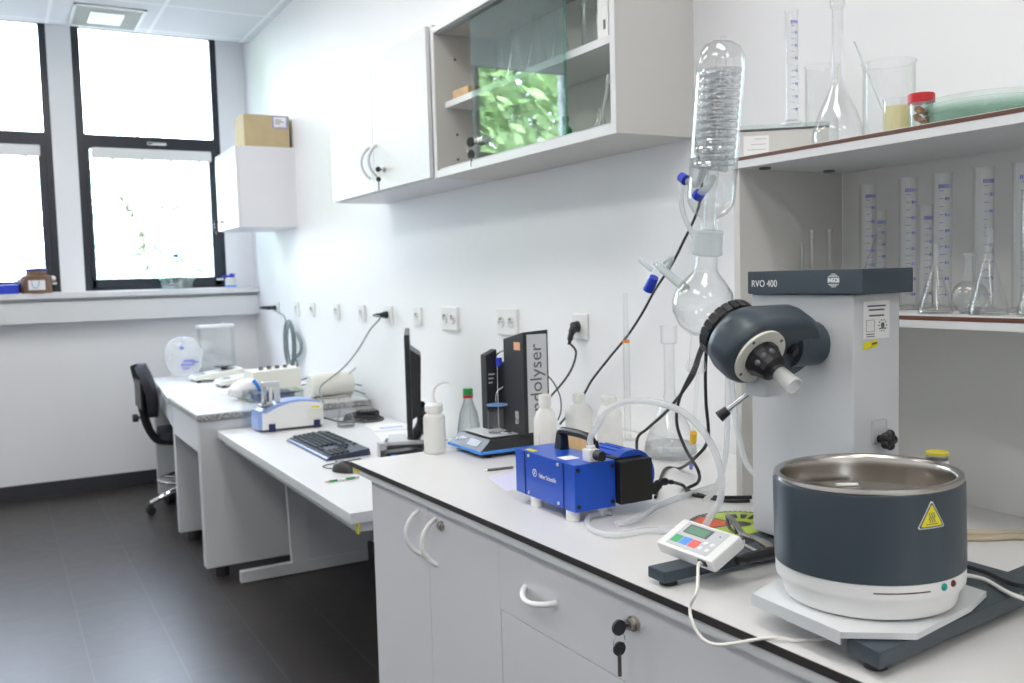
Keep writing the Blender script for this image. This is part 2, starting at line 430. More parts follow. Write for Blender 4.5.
# unseen luminaires; end rows added for back-wall fill and streaks in glass
M['lamp'] = mat('lamp_diffuser', (.9, .9, .9), .6, emit=(1, .97, .93), es=LAMP if 'LAMP' in globals() else 4.6)
def luminaire(x, y, label):
    t = Thing('unseen_ceiling_light', label, 'light', (x, y, ZC), group='ceiling light panels')
    b = B()
    for a in ((-.3, .3, -.6, -.57), (-.3, .3, .57, .6), (-.3, -.27, -.6, .6), (.27, .3, -.6, .6)):
        box(b, x+a[0], x+a[1], y+a[2], y+a[3], ZC-.02, ZC-.001, .003)
    t.part('light_frame', b, 'white_plastic')
    t.part('diffuser', box(B(), x-.27, x+.27, y-.57, y+.57, ZC-.014, ZC-.004), 'lamp')
for x in (-.9, .55):
    for y in (-1.7, .6, 2.9, 4.85): luminaire(x, y, 'unseen flush rectangular light panel in the tiled ceiling')

# trees outside the windows
def tree(x, y, h, r, label, seed, col, n=9000):
    rnd = random.Random(seed)
    t = Thing('tree', label, 'tree', (x, y, -4), group='trees outside the windows')
    b = tube(B(), [(x, y, -4), (x+.1, y, -1), (x-.05, y+.1, 1.5), (x, y, h-1.2)], [.22, .2, .16, .10], 8)
    for k in range(7):
        a = rnd.uniform(0, 2*pi); z = rnd.uniform(.2, h-1.5); l = rnd.uniform(.5, .8)*r
        tube(b, [(x, y, z), (x+cos(a)*l*.5, y+sin(a)*l*.5, z+.5*l), (x+cos(a)*l, y+sin(a)*l, z+.9*l)], [.07, .05, .02], 6)
    t.part('trunk', b, 'bark')
    b = B()
    for k in range(n):
        d = V((rnd.gauss(0, 1), rnd.gauss(0, 1), rnd.gauss(0, 1))).normalized()
        c = V((x, y, h*.5)) + V((d.x*r, d.y*r, d.z*h*.52))*(rnd.random()**.4)*(1+.22*sin(5*d.x+seed)*cos(4*d.z+seed))
        n = V((rnd.gauss(0, 1), rnd.gauss(0, 1), rnd.gauss(0, 1)+.4)); s = rnd.uniform(.06, .14)
        u = n.orthogonal().normalized(); w = n.normalized().cross(u)
        b.faces.new([b.verts.new(c+u*s*1.6), b.verts.new(c+w*s*.6), b.verts.new(c-u*s*1.6), b.verts.new(c-w*s*.6)])
    t.part('foliage', b, col, smooth=False)
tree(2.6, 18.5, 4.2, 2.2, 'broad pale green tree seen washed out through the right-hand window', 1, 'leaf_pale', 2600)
tree(-4.9, 14.0, 8.5, 2.9, 'tall green tree outside, mirrored in the glass cabinet pane', 2, 'leaf')
tree(-11.5, 14.5, 6.0, 2.4, 'rounded green tree furthest along outside the window row', 3, 'leaf')

# ------------------------------------------------------------------ camera, daylight
cam = bpy.data.cameras.new('camera'); co = bpy.data.objects.new('camera', cam); C.objects.link(co)
cam.sensor_width = 36; cam.lens = 921.487/1024*36; cam.clip_start = .02
ya, pi_, ro = radians(29.32579254), radians(-4.09311587), radians(1.59350235)
fw = V((sin(ya)*cos(pi_), cos(ya)*cos(pi_), sin(pi_))); rt = V((cos(ya), -sin(ya), 0)); dn = fw.cross(rt)
r2 = rt*cos(ro) + dn*sin(ro); d2 = -rt*sin(ro) + dn*cos(ro)
mw = Matrix.Identity(4)
for i in range(3): mw[i][0], mw[i][1], mw[i][2], mw[i][3] = r2[i], -d2[i], -fw[i], (0, 0, 1.40)[i]
co.matrix_world = mw
cam.dof.use_dof = True; cam.dof.focus_distance = 1.55; cam.dof.aperture_fstop = 7
S.camera = co

w = bpy.data.worlds.new('sky'); S.world = w; w.use_nodes = True
nt = w.node_tree; nt.nodes.clear()
out = nt.nodes.new('ShaderNodeOutputWorld'); bg = nt.nodes.new('ShaderNodeBackground')
tc = nt.nodes.new('ShaderNodeTexCoord'); nz = nt.nodes.new('ShaderNodeTexNoise'); nz.inputs['Scale'].default_value = 2.5; nz.inputs['Detail'].default_value = 5
rp = nt.nodes.new('ShaderNodeValToRGB')
rp.color_ramp.elements[0].position = .35; rp.color_ramp.elements[0].color = (.66, .79, 1, 1)
rp.color_ramp.elements[1].position = .65; rp.color_ramp.elements[1].color = (.80, .89, 1, 1)
nt.links.new(tc.outputs['Generated'], nz.inputs['Vector']); nt.links.new(nz.outputs['Fac'], rp.inputs['Fac'])
sx = nt.nodes.new('ShaderNodeSeparateXYZ'); nt.links.new(tc.outputs['Generated'], sx.inputs[0])
hz = nt.nodes.new('ShaderNodeMapRange'); hz.inputs['From Min'].default_value = -.06; hz.inputs['From Max'].default_value = .03
nt.links.new(sx.outputs['Z'], hz.inputs['Value'])
gm_ = nt.nodes.new('ShaderNodeMix'); gm_.data_type = 'RGBA'; gm_.inputs['A'].default_value = (.17, .175, .19, 1)
nt.links.new(hz.outputs['Result'], gm_.inputs['Factor']); nt.links.new(rp.outputs['Color'], gm_.inputs['B'])
nt.links.new(gm_.outputs['Result'], bg.inputs['Color']); bg.inputs['Strength'].default_value = 9
nt.links.new(bg.outputs[0], out.inputs['Surface'])
for a, c in WIN:
    l = bpy.data.lights.new('window_daylight', 'AREA'); l.shape = 'RECTANGLE'; l.size = c-a; l.size_y = 1.83
    l.cycles.is_portal = True
    o = bpy.data.objects.new('window_daylight', l); C.objects.link(o)
    o.location = ((a+c)/2, 7.05, 2.29); o.rotation_euler = (radians(-90), 0, 0)
sun = bpy.data.lights.new('sun', 'SUN'); sun.energy = 9; sun.angle = .01; sun.color = (1, .97, .9)
so = bpy.data.objects.new('sun', sun); C.objects.link(so); so.location = (-4, -10, 20); so.rotation_euler = V((.25, .72, -.65)).to_track_quat('-Z', 'Y').to_euler()
S.view_settings.view_transform = 'Standard'; S.view_settings.look = 'None'; S.view_settings.gamma = 1
S.view_settings.use_curve_mapping = False; S.view_settings.exposure = 1.02
S.cycles.transparent_max_bounces = 40; S.cycles.max_bounces = 12; S.cycles.glossy_bounces = 6
S.cycles.diffuse_bounces = 5; S.cycles.sample_clamp_indirect = 6
S.cycles.caustics_reflective = False; S.cycles.caustics_refractive = False

# ------------------------------------------------------------------ hanging cabinets on the long wall
def bow(b, p0, p1, out, depth, r=.0055):
    p0, p1, out = V(p0), V(p1), V(out); pts = []
    for i in range(13):
        t = i/12; pts.append(p0.lerp(p1, t) + out*depth*(sin(pi*t)**.75 if 0 < t < 1 else 0))
    return tube(b, pts, r, 10, 3)
def lock_and_key(t, p, out, side, parent=None, drop=.03, hang=.05, sc=1.0):
    """cylinder lock with a key in it and a second key hanging from the ring"""
    p, out, side = V(p), V(out), V(side)
    lk = t.part('lock', cyl(cyl(B(), p, p+out*.006, .011*sc), p, p+out*.012*sc, .008*sc), 'steel', parent)
    k = p + out*.028*sc
    b = tube(B(), [p+out*.01, k], .0022*sc, 6, smooth=False); cyl(b, k-side*.0025, k+side*.0025, .011*sc, n=20)
    t.part('key', b, 'black', lk)
    c = k - V((0, 0, .018*sc))
    ringp = [c + out*cos(a)*.010*sc + V((0, 0, sin(a)*.012*sc)) for a in [2*pi*i/12 for i in range(12)]]
    t.part('key_ring', tube(B(), ringp, .0008*sc, 6, 3, closed=True), 'chrome', lk)
    h = c - V((0, 0, drop))
    b = cyl(B(), h-side*.002+V((0, 0, .008)), h+side*.002+V((0, 0, .008)), .010*sc)
    t.part('hanging_key_head', b, 'black', lk)
    b = box(B(), h.x-.0025, h.x+.0025, h.y-.0025, h.y+.0025, h.z-hang*.75, h.z, .001)
    t.part('hanging_key_blade', b, 'dark_metal', lk)

# two-door unit
t = Thing('hanging_cabinet', 'white two-door wall cabinet with bow handles and a key in its right door', 'cabinet', (1.70, 3.66, 1.762))
b = box(B(), 1.442, 1.70, 4.197, 4.215, 1.762, 2.312); box(b, 1.442, 1.70, 3.095, 3.113, 1.762, 2.312)
box(b, 1.442, 1.70, 3.113, 4.197, 1.762, 1.78); box(b, 1.442, 1.70, 3.113, 4.197, 2.294, 2.312); box(b, 1.69, 1.70, 3.113, 4.197, 1.78, 2.294)
t.part('carcass', b, 'cabinet')
d1 = t.part('door', box(B(), 1.424, 1.441, 3.6765, 4.213, 1.766, 2.31, .0015), 'laminate')
d2 = t.part('door', box(B(), 1.424, 1.441, 3.115, 3.672, 1.766, 2.31, .0015), 'laminate')
t.part('handle', bow(B(), (1.425, 3.72, 1.955), (1.425, 3.72, 1.825), (-1, .25, 0), .035), 'grey_plastic', d1)
t.part('handle', bow(B(), (1.425, 3.635, 1.955), (1.425, 3.635, 1.825), (-1, .25, 0), .035), 'grey_plastic', d2)
lock_and_key(t, (1.424, 3.555, 1.845), (-1, 0, 0), (0, 1, 0), d2)

# glass-fronted unit
t = Thing('glass_cabinet', 'wall cabinet with sliding glass front and beige side panel', 'cabinet', (1.70, 2.53, 1.762))
b = box(B(), 1.438, 1.70, 3.073, 3.091, 1.762, 2.296); box(b, 1.438, 1.70, 1.992, 3.073, 1.762, 1.785)
box(b, 1.438, 1.70, 1.992, 3.073, 2.276, 2.296); box(b, 1.69, 1.70, 1.992, 3.073, 1.785, 2.276)
t.part('carcass', b, 'cream_board')
t.part('side_panel', box(B(), 1.438, 1.70, 1.973, 1.991, 1.762, 2.296, .001), 'cream_board', label='beige end panel facing the open shelves')
b = box(B(), 1.436, 1.4375, 1.973, 3.091, 1.762, 1.787); box(b, 1.436, 1.4375, 1.973, 1.995, 1.787, 2.296); box(b, 1.436, 1.4375, 3.078, 3.091, 1.787, 2.296); box(b, 1.436, 1.4375, 1.995, 3.078, 2.278, 2.296)
t.part('front_edging', b, 'shelf_white')
t.part('shelf', box(B(), 1.475, 1.69, 1.992, 3.072, 2.012, 2.034, .001), 'shelf_white')
def pane(x, y0, y1):
    g = t.part('glass_door', box(B(), x, x+.004, y0, y1, 1.789, 2.274), 'glass_pane')
    t.part('polished_edge', box(B(), x-.0005, x+.0045, y0-.004, y0, 1.789, 2.274), 'glass_edge', g)
    return g
g1 = pane(1.452, 2.24, 2.82); pane(1.462, 2.252, 2.83)
for zz in (1.787, 2.271):
    b = box(B(), 1.448, 1.450, 1.993, 3.072, zz, zz+.008); box(b, 1.458, 1.460, 1.993, 3.072, zz, zz+.008); box(b, 1.470, 1.472, 1.993, 3.072, zz, zz+.008)
    t.part('sliding_track', b, 'grey_plastic')
lock_and_key(t, (1.452, 2.765, 1.853), (-.35, .94, 0), (.94, .35, 0), g1, .022, .045, 1.5)
t.part('lock_body', cyl(B(), (1.446, 2.72, 1.853), (1.446, 2.775, 1.853), .010), 'chrome', g1)
for k, (yy, zz) in enumerate([(3.0715, 2.19), (3.0715, 2.06), (3.0715, 1.92), (3.0715, 1.83)]):
    t.part('shelf_peg_hole', cyl(B(), (1.52, yy+.001, zz), (1.52, yy-.0012, zz), .005, n=12), 'print_grey')

# far small cabinet and the carton on it
t = Thing('hanging_cabinet', 'small white wall cabinet in the window corner with a cardboard carton on top', 'cabinet', (1.70, 6.0, 1.741))
b = box(B(), 1.352, 1.70, 5.73, 5.748, 1.741, 2.233); box(b, 1.352, 1.70, 6.285, 6.303, 1.741, 2.233)
box(b, 1.352, 1.70, 5.748, 6.285, 1.741, 1.759); box(b, 1.352, 1.70, 5.748, 6.285, 2.215, 2.233); box(b, 1.69, 1.70, 5.748, 6.285, 1.759, 2.215)
t.part('carcass', b, 'cabinet')
d = t.part('door', box(B(), 1.334, 1.351, 5.732, 6.301, 1.743, 2.231, .001), 'laminate')
lock_and_key(t, (1.334, 6.19, 1.80), (-1, 0, 0), (0, 1, 0), d, .03, .04, 1.3)
t = Thing('cardboard_box', 'brown cardboard carton with white label on the small corner cabinet', 'box', (1.54, 5.87, 2.233))
t.part('carton', box(B(), 1.398, 1.678, 5.752, 5.99, 2.234, 2.43, .003), 'cardboard')
t.part('tape', box(B(), 1.398, 1.678, 5.86, 5.90, 2.4295, 2.431), 'cardboard')
b = box(B(), 1.575, 1.668, 5.7505, 5.7525, 2.352, 2.424)
l = t.part('label_sticker', b, 'ink')
t.part('label_paper', box(B(), 1.582, 1.661, 5.7498, 5.751, 2.358, 2.418), 'paper', l)
b = B()
for k in range(3): box(b, 1.59, 1.59+(.04, .055, .03)[k], 5.7494, 5.750, 2.40-k*.012, 2.405-k*.012)
t.part('label_print', b, 'print_grey', l)

# contents of the glass cabinet
tagb = single('wooden_block', box(B(), 1.482, 1.545, 2.90, 3.02, 2.0345, 2.064, .002), 'wood', 'small pale wooden block at the far end of the glass cabinet shelf', 'block', (1.51, 2.96, 2.0345))
def conical(r, h, rn, lip=.002):
    return [(0, 0), (r, 0), (r*1.0, h*.06), (rn*1.05, h*.68), (rn, h*.74), (rn, h*.97), (rn+lip, h)]
def volumetric(r, h, rn):
    pr = [(0, 0), (r*.6, 0)]
    for i in range(9):
        a = -pi/2*.72 + i/8*(pi/2*.72+pi/2*.78); pr.append((r*cos(a), r*.95 + r*sin(a)))
    z = pr[-1][1]
    return pr + [(rn*1.15, z+r*.28), (rn, z+r*.5), (rn, h*.95), (rn*1.35, h*.955), (rn*1.35, h)]
for (y, h, r, lab) in [(2.86, .16, .036, 'conical glass flask in the cabinet nearest the lock end'), (2.74, .19, .04, 'second conical glass flask from the lock end on the cabinet shelf'),
                  (2.60, .20, .042, 'tall conical flask in the middle of the cabinet shelf behind glass'), (2.46, .18, .038, 'conical flask behind the green glass edge on the cabinet shelf')]:
    single('conical_flask', vessel(B(), conical(r, h, .014), .0016), 'glass', lab, 'flask', (0, 0, 0), 'flasks in the glass cabinet').location = (1.585, y, 2.0345)
single('beaker', vessel(B(), [(0, 0), (.045, 0), (.047, .006), (.047, .135), (.050, .14)], .0016), 'glass', 'clear glass beaker on the cabinet shelf in the open right part', 'beaker', (0, 0, 0)).location = (1.57, 2.24, 2.0345)
t = Thing('paper_box', 'narrow white box with grey mark at the end of the cabinet shelf', 'box', (1.53, 2.10, 2.0345))
t.part('carton', box(B(), 1.49, 1.57, 2.075, 2.125, 2.035, 2.22, .002), 'paper')
t.part('printed_mark', box(B(), 1.4892, 1.4902, 2.087, 2.097, 2.06, 2.085), 'print_grey')
t = Thing('dropper', 'clear glass dropper leaning in the lower right corner of the glass cabinet', 'dropper', (1.50, 2.13, 1.786))
t.part('bottle', vessel(B(), [(0, 0), (.016, 0), (.017, .004), (.016, .03), (.007, .055), (.006, .07), (.008, .072)], .0012, Matrix.Translation((1.50, 2.135, 1.7865))), 'glass')
t.part('pipette', tube(B(), [(1.50, 2.135, 1.80), (1.50, 2.105, 1.89), (1.50, 2.09, 1.94)], [.003, .004, .007], 8), 'joint_glass')
t = Thing('bottle', 'small dark green bottle inside the glass cabinet behind the pane edge', 'bottle', (1.56, 2.405, 1.7855))
t.part('body', lathe(B(), [(0, 0), (.02, 0), (.02, .055), (.009, .068), (.009, .078), (0, .078)], Matrix.Translation((1.56, 2.405, 1.786))), 'green')
t.part('cap', cyl(B(), (1.56, 2.405, 1.8645), (1.56, 2.405, 1.88), .011), 'green')

# ------------------------------------------------------------------ counter with base cabinets (turned 1.7 degrees to the wall)
TH = math.atan(.0291); CO = V((.819, 2.37, 0))
CM = Matrix.Translation(CO) @ Matrix.Rotation(TH, 4, 'Z')
def cl(x, y, z): return CM @ V((x, y, z))
YE = -2.9
t = Thing('worktop', 'white laboratory worktop with black core edge carrying the evaporator', 'worktop', tuple(CO), TH)
back = [(CM.inverted() @ V((XW-.003, yy, 0))) for yy in (2.37, -.55)]
poly = [(0, 0), (0, YE), (back[1].x, YE), (back[0].x, 0)]
t.part('core_slab', prism(B(), poly, .897, .9092), 'black_edge', world=False)
p2 = [(.0012, -.0012), (.0012, YE), (back[1].x, YE), (back[0].x, -.0012)]
t.part('top_surface', prism(B(), p2, .9092, .910), 'worktop', world=False)
p3 = [(.004, -.006), (.004, YE), (back[1].x, YE), (back[0].x, -.006)]
t.part('underlay', prism(B(), p3, .880, .897), 'shelf_white', world=False)
t.part('corner_tape', box(B(), .0025, .02, -.05, -.012, .884, .897, .001), 'tape_yellow', world=False, label='strip of yellow tape under the corner')

def carcass(t, y0, y1):
    b = box(B(), .04, .78, y1-.018, y1, .06, .879); box(b, .04, .78, y0, y0+.018, .06, .879)
    box(b, .04, .78, y0+.018, y1-.018, .06, .078); box(b, .77, .78, y0+.018, y1-.018, .078, .879)
    box(b, .04, .10, y0+.018, y1-.018, .861, .879)
    t.part('carcass', b, 'cabinet', world=False)
    t.part('plinth', box(B(), .09, .11, y0, y1, 0, .06), 'grey_board', world=False)
def lockw(t, y, z, parent):
    return t.part('lock', cyl(cyl(B(), cl(.02, y, z), cl(.013, y, z), .0105), cl(.013, y, z), cl(.009, y, z), .006), 'steel', parent)
nx = (CM.to_3x3() @ V((-1, 0, 0)))
ny = (CM.to_3x3() @ V((0, 1, 0)))
t = Thing('base_cabinet', 'white double-door base cabinet at the left end of the counter', 'cabinet', tuple(cl(0, -.427, 0)), TH)
t.inv = CM.inverted()  # shapes below are in the counter frame
t.o.location = CO
carcass(t, -.759, -.096)
d1 = t.part('door', box(B(), .020, .039, -.4305, -.0955, .085, .876, .0012), 'cabinet', world=False)
d2 = t.part('door', box(B(), .020, .039, -.7595, -.4325, .085, .876, .0012), 'cabinet', world=False)
t.part('handle', bow(B(), cl(.021, -.385, .852), cl(.021, -.385, .746), nx+ny*.25, .034), 'white_plastic', d1)
t.part('handle', bow(B(), cl(.021, -.475, .852), cl(.021, -.475, .742), nx+ny*.25, .034), 'white_plastic', d2)
lockw(t, -.505, .842, d2)

t = Thing('drawer_cabinet', 'white base cabinet with one wide drawer and a key hanging from its lock', 'cabinet', tuple(cl(0, -1.2, 0)), TH)
t.inv = CM.inverted(); t.o.location = CO
carcass(t, -1.662, -.761)
dr = t.part('drawer', box(B(), .020, .039, -1.6615, -.7605, .7265, .876, .0012), 'cabinet', world=False)
for y in (-.912, -1.51):
    t.part('handle', bow(B(), cl(.021, y+.055, .800), cl(.021, y-.055, .800), nx+V((0, 0, -.3)), .03), 'white_plastic', dr)
lock_and_key(t, cl(.02, -1.195, .834), nx, ny, dr, .022, .05, 1.15)
d3 = t.part('door', box(B(), .020, .039, -1.2105, -.7625, .085, .7245, .0012), 'cabinet', world=False)
d4 = t.part('door', box(B(), .020, .039, -1.6615, -1.2125, .085, .7245, .0012), 'cabinet', world=False)
t = Thing('base_cabinet', 'white base cabinet nearest the camera under the steel water bath', 'cabinet', tuple(cl(0, -2.2, 0)), TH)
t.inv = CM.inverted(); t.o.location = CO
carcass(t, -2.6, -1.664)
t.part('door', box(B(), .020, .039, -2.131, -1.6645, .085, .876, .0012), 'cabinet', world=False)
t.part('door', box(B(), .020, .039, -2.6, -2.133, .085, .876, .0012), 'cabinet', world=False)

# ------------------------------------------------------------------ open shelf unit
t = Thing('shelf_unit', 'open two-tier shelf with brown-edged boards holding laboratory glassware', 'shelf', (1.54, 1.46, .91))
t.part('upright', box(B(), 1.381, 1.692, 1.465, 1.483, .9105, 1.6105, .001), 'cream_board')
t.part('back_panel', box(B(), 1.6935, 1.6985, -.5, 1.4645, .9105, 1.6095), 'back_board')
def board(x0, z0, z1, y0, y1):
    bd = t.part('shelf_board', box(B(), x0, 1.693, y0, y1, z0, z1-.008, .0008), 'shelf_white')
    t.part('brown_laminate', box(B(), x0-.0005, 1.693, y0-.001, y1+.0005, z1-.008, z1-.001), 'brown_edge', bd)
    t.part('white_top', box(B(), x0, 1.693, y0, y1, z1-.001, z1), 'laminate', bd)
board(1.377, 1.610, 1.634, -.5, 1.485); board(1.39, 1.290, 1.312, -.5, 1.464)
for x, y in ((1.42, 1.43), (1.61, 1.43)):
    t.part('shelf_fixing', cyl(B(), (x, y, 1.610), (x, y, 1.606), .012), 'print_grey')
t.part('far_upright', box(B(), 1.395, 1.698, -.5, -.482, .9105, 1.610, .001), 'cream_board')

# ------------------------------------------------------------------ computer desk
t = Thing('desk', 'white computer desk on a grey steel C-shaped leg frame', 'desk', (1.28, 3.5, 0))
t.part('desk_top', box(B(), .886, 1.69, 2.585, 4.44, .676, .710, .002), 'laminate')
b = box(B(), .91, 1.0, 2.60, 4.40, .645, .675, .002); box(b, 1.5, 1.56, 2.60, 4.40, .645, .675, .002)
t.part('steel_beam', b, 'grey_plastic')
t.part('end_cap', box(B(), .908, .915, 2.585, 2.602, .643, .676, .001), 'tape_yellow', label='yellow end cap of the beam')
b = box(B(), .934, 1.56, 4.30, 4.335, .003, .058, .003)
hexa(b, [(1.178, 4.302, .05), (1.178, 4.333, .05), (1.26, 4.333, .05), (1.26, 4.302, .05), (1.16, 4.302, .66), (1.16, 4.333, .66), (1.26, 4.333, .66), (1.26, 4.302, .66)])
box(b, 1.0, 1.5, 4.302, 4.333, .64, .675)
lg = t.part('leg', b, 'instrument_grey')
t.part('leg_panel', box(B(), 1.26, 1.56, 4.308, 4.328, .05, .66), 'grey_plastic', lg)
b = box(B(), 1.16, 1.56, 2.68, 2.715, .003, .058, .003); box(b, 1.22, 1.5, 2.68, 2.715, .05, .675)
t.part('leg', b, 'instrument_grey')

# ------------------------------------------------------------------ weighing table with granite slab
t = Thing('weighing_table', 'white weighing table with a granite slab let into its top, beside the desk', 'table', (1.2, 4.88, 0))
b = box(B(), .81, 1.66, 4.46, 4.525, .05, .757, .006); t.part('side_panel', b, 'instrument_grey')
b = box(B(), .815, 1.66, 5.205, 5.25, .05, .757, .006); t.part('side_panel', b, 'instrument_grey')
t.part('apron', box(B(), .812, .83, 4.527, 5.203, .60, .757, .002), 'cabinet')
t.part('back_panel', box(B(), 1.62, 1.64, 4.527, 5.203, .1, .757), 'grey_board')
t.part('granite_slab', box(B(), .802, 1.66, 4.45, 5.262, .758, .786, .004), 'granite')
t.part('top_sheet', box(B(), .806, 1.655, 4.456, 5.258, .7862, .790, .001), 'granite_top')
for x, y in ((.89, 4.493), (1.55, 4.493), (.89, 5.228), (1.55, 5.228)):
    t.part('levelling_foot', cyl(B(), (x, y, 0), (x, y, .049), .032, .03), 'rubber')

# long far table by the window wall
t = Thing('lab_table', 'white laboratory table in the window corner with the office chair drawn up', 'table', (1.25, 5.9, 0))
t.part('table_top', prism(B(), [(.802, 5.285), (1.66, 5.285), (1.66, 6.50), (.895, 6.50)], .752, .788, bev=.003), 'laminate')
t.part('apron', prism(B(), [(.825, 5.32), (.845, 5.32), (.925, 6.27), (.905, 6.27)], .62, .7515), 'cabinet')
t.part('side_panel', box(B(), .868, 1.64, 6.28, 6.32, .045, .7515, .004), 'instrument_grey')
t.part('side_panel', box(B(), .84, 1.64, 5.29, 5.315, .045, .7515, .004), 'instrument_grey')
for x, y in ((.95, 6.30), (1.55, 6.30), (.95, 5.305), (1.55, 5.305)):
    t.part('levelling_foot', cyl(B(), (x, y, 0), (x, y, .044), .03, .022), 'rubber')

# ------------------------------------------------------------------ office chair
t = Thing('office_chair', 'black office chair with curved backrest and chrome star base at the far table', 'chair', (1.0, 5.95, 0))
cx, cy = 1.02, 5.97
b = B()
q = bmesh.ops.create_cube(b, size=1)
bmesh.ops.subdivide_edges(b, edges=b.edges[:], cuts=7, use_grid_fill=True)
for v in b.verts:
    u, w_, z = v.co.x*2, v.co.y*2, v.co.z*2
    k = (1 - abs(w_)**3*.5) * (1 - abs(z)**4*.35)
    v.co = V((.035*u*(1-.35*max(abs(w_), abs(z))**2) - .035*w_*w_ - .05*(z*.5+.5)**2 + .02, .21*w_*(1-.16*z*z-.42*max(z, 0)**3), .165*z*(1-.12*w_*w_)))
    v.co = v.co + V((.80, cy, .765))
t.part('backrest', b, 'black_soft', angle=80)
b = box(B(), .735, .755, cy-.13, cy+.13, .66, .83, .008); t.part('backrest_shell', b, 'black')
b = tube(B(), [(.765, cy, .72), (.765, cy, .62), (.80, cy, .50), (.86, cy, .445), (1.0, cy, .44)], [.03, .026, .024, .026, .03], 10)
t.part('back_arm', b, 'black')
b = tube(B(), [(.77, cy, .60), (.725, cy, .60)], .008, 8, smooth=False); cyl(b, (.73, cy, .60), (.70, cy, .60), .024, .024)
t.part('knob', b, 'black')
b = B(); q = bmesh.ops.create_cube(b, size=1); bmesh.ops.subdivide_edges(b, edges=b.edges[:], cuts=6, use_grid_fill=True)
for v in b.verts:
    u, w_, z = v.co.x*2, v.co.y*2, v.co.z*2
    v.co = V((.21*u*(1-.14*w_*w_), .22*w_*(1-.14*u*u), .035*z*(1-.4*max(abs(u), abs(w_))**3))) + V((cx+.03, cy, .49))
t.part('seat', b, 'black_soft', angle=80)
t.part('gas_column', cyl(cyl(B(), (cx, cy, .10), (cx, cy, .30), .028), (cx, cy, .30), (cx, cy, .46), .018), 'chrome')
b = tube(B(), [(cx+.19*cos(a), cy+.19*sin(a), .20) for a in [2*pi*i/16 for i in range(16)]], .011, 10, 4, closed=True)
for i in range(3):
    a = 2*pi*i/3+.4; tube(b, [(cx+.19*cos(a), cy+.19*sin(a), .2), (cx, cy, .19)], .008, 8, smooth=False)
t.part('foot_ring', b, 'chrome')
for i in range(5):
    a = 2*pi*i/5 + 3.25
    b = tube(B(), [(cx, cy, .13), (cx+.12*cos(a), cy+.12*sin(a), .12), (cx+.25*cos(a), cy+.25*sin(a), .072)], [.024, .02, .014], 10)
    lg = t.part('base_arm', b, 'chrome')
    px, py = cx+.25*cos(a), cy+.25*sin(a)
    b = B()
    for s in (-1, 1):
        cyl(b, V((px-sin(a)*.006*s, py+cos(a)*.006*s, .026)), V((px-sin(a)*.022*s, py+cos(a)*.022*s, .026)), .026)
    box(b, px-.014, px+.014, py-.014, py+.014, .03, .066, .004)
    t.part('castor', b, 'rubber', lg)

# ------------------------------------------------------------------ wall sockets
def socket(y, dbl, label):
    w_ = .155 if dbl else .082; zc = 1.225
    t = Thing('wall_socket', label, 'socket', (XW, y, zc), group='white wall sockets')
    t.part('cover_plate', box(B(), XW-.012, XW-.0002, y-w_/2, y+w_/2, zc-.042 if not dbl else zc-.05, zc+.042 if not dbl else zc+.05, .003), 'white_plastic')
    for k in ((-.037, .037) if dbl else (0,)):
        b = lathe(B(), [(0, .001), (.017, .001), (.019, .004), (.0215, .004), (.0215, 0)], frame_to((XW-.0125, y+k, zc), (-1, 0, 0)), 24)
        i = t.part('socket_insert', b, 'shelf_white')
        b = B()
        for s in (-.0095, .0095): cyl(b, (XW-.0138, y+k+s, zc), (XW-.0152, y+k+s, zc), .0027, n=10)
        cyl(b, (XW-.0125, y+k, zc+.011), (XW-.022, y+k, zc+.011), .0024, n=8)
        t.part('contact_holes', b, 'print_grey', i)
for y, d, l in [(6.28, 0, 'white wall socket furthest away, holding the plug above the coiled cord'),
                (5.81, 0, 'second white wall socket from the window corner, empty'),
                (5.49, 0, 'third white wall socket from the window corner, empty'),
                (5.03, 0, 'fourth white wall socket from the window corner, empty'),
                (4.62, 0, 'empty wall socket just beyond the one with the arching grey cord'),
                (4.24, 0, 'white wall socket holding the plug of the long arching grey cord'),
                (3.89, 0, 'single wall socket right of the computer screen top, empty'),
                (3.55, 1, 'double wall socket between the screen and the black tower, further one'),
                (3.045, 1, 'double wall socket directly left of the black tower top'),
                (2.55, 0, 'wall socket with black plug right of the black tower')]:
    socket(y, d, l)
def plug_cord(name, label, y, m, pts, r=.0035, body='black', pd=(-1, 0, 0), plen=.05):
    z = 1.225; t = Thing(name, label, 'cable', (XW-.03, y, z))
    p = V((XW-.0155, y, z)); d = V(pd).normalized(); e = p + V((-.022, 0, 0))
    b = cyl(B(), p, e, .019, .016); tube(b, [e+V((.006, 0, 0)), e+d*plen*.5, e+d*plen], [.013, .010, .006], 12)
    t.part('plug', b, body)
    t.part('cord', tube(B(), [e+d*plen*.9] + pts, r, 8, 8), m)
    return t

# ------------------------------------------------------------------ rotary evaporator
ZT = .9102
t = Thing('rotary_evaporator', 'grey rotary evaporator with slate cap, tilted drive head and upright glass condenser', 'evaporator', (1.20, 1.085, ZT))
b = prism(B(), [(.894, .768), (.885, .713), (1.36, .758), (1.36, .815)], .9235, .9445, bev=.002); t.part('base_leg', b, 'slate')
b = box(B(), .876, 1.36, 1.101, 1.143, ZT+.009, .9375, .0025); t.part('base_leg', b, 'slate')
b = box(B(), 1.16, 1.30, .80, 1.100, ZT+.010, .938, .0025); box(b, 1.13, 1.28, 1.144, 1.195, ZT+.006, .934, .0025); t.part('base_plate', b, 'slate')
b = B()
for x, y in ((.915, .743), (1.34, .785), (.90, 1.122), (1.34, 1.122)): cyl(b, (x, y, ZT), (x, y, ZT+.0135), .014)
t.part('rubber_feet', b, 'rubber')
col = t.part('column', box(B(), 1.15, 1.258, .975, 1.195, .9385, 1.3565, .004), 'instrument_grey')
cap = t.part('top_cap', box(B(), 1.141, 1.257, .950, 1.1925, 1.357, 1.3955, .0015), 'slate')
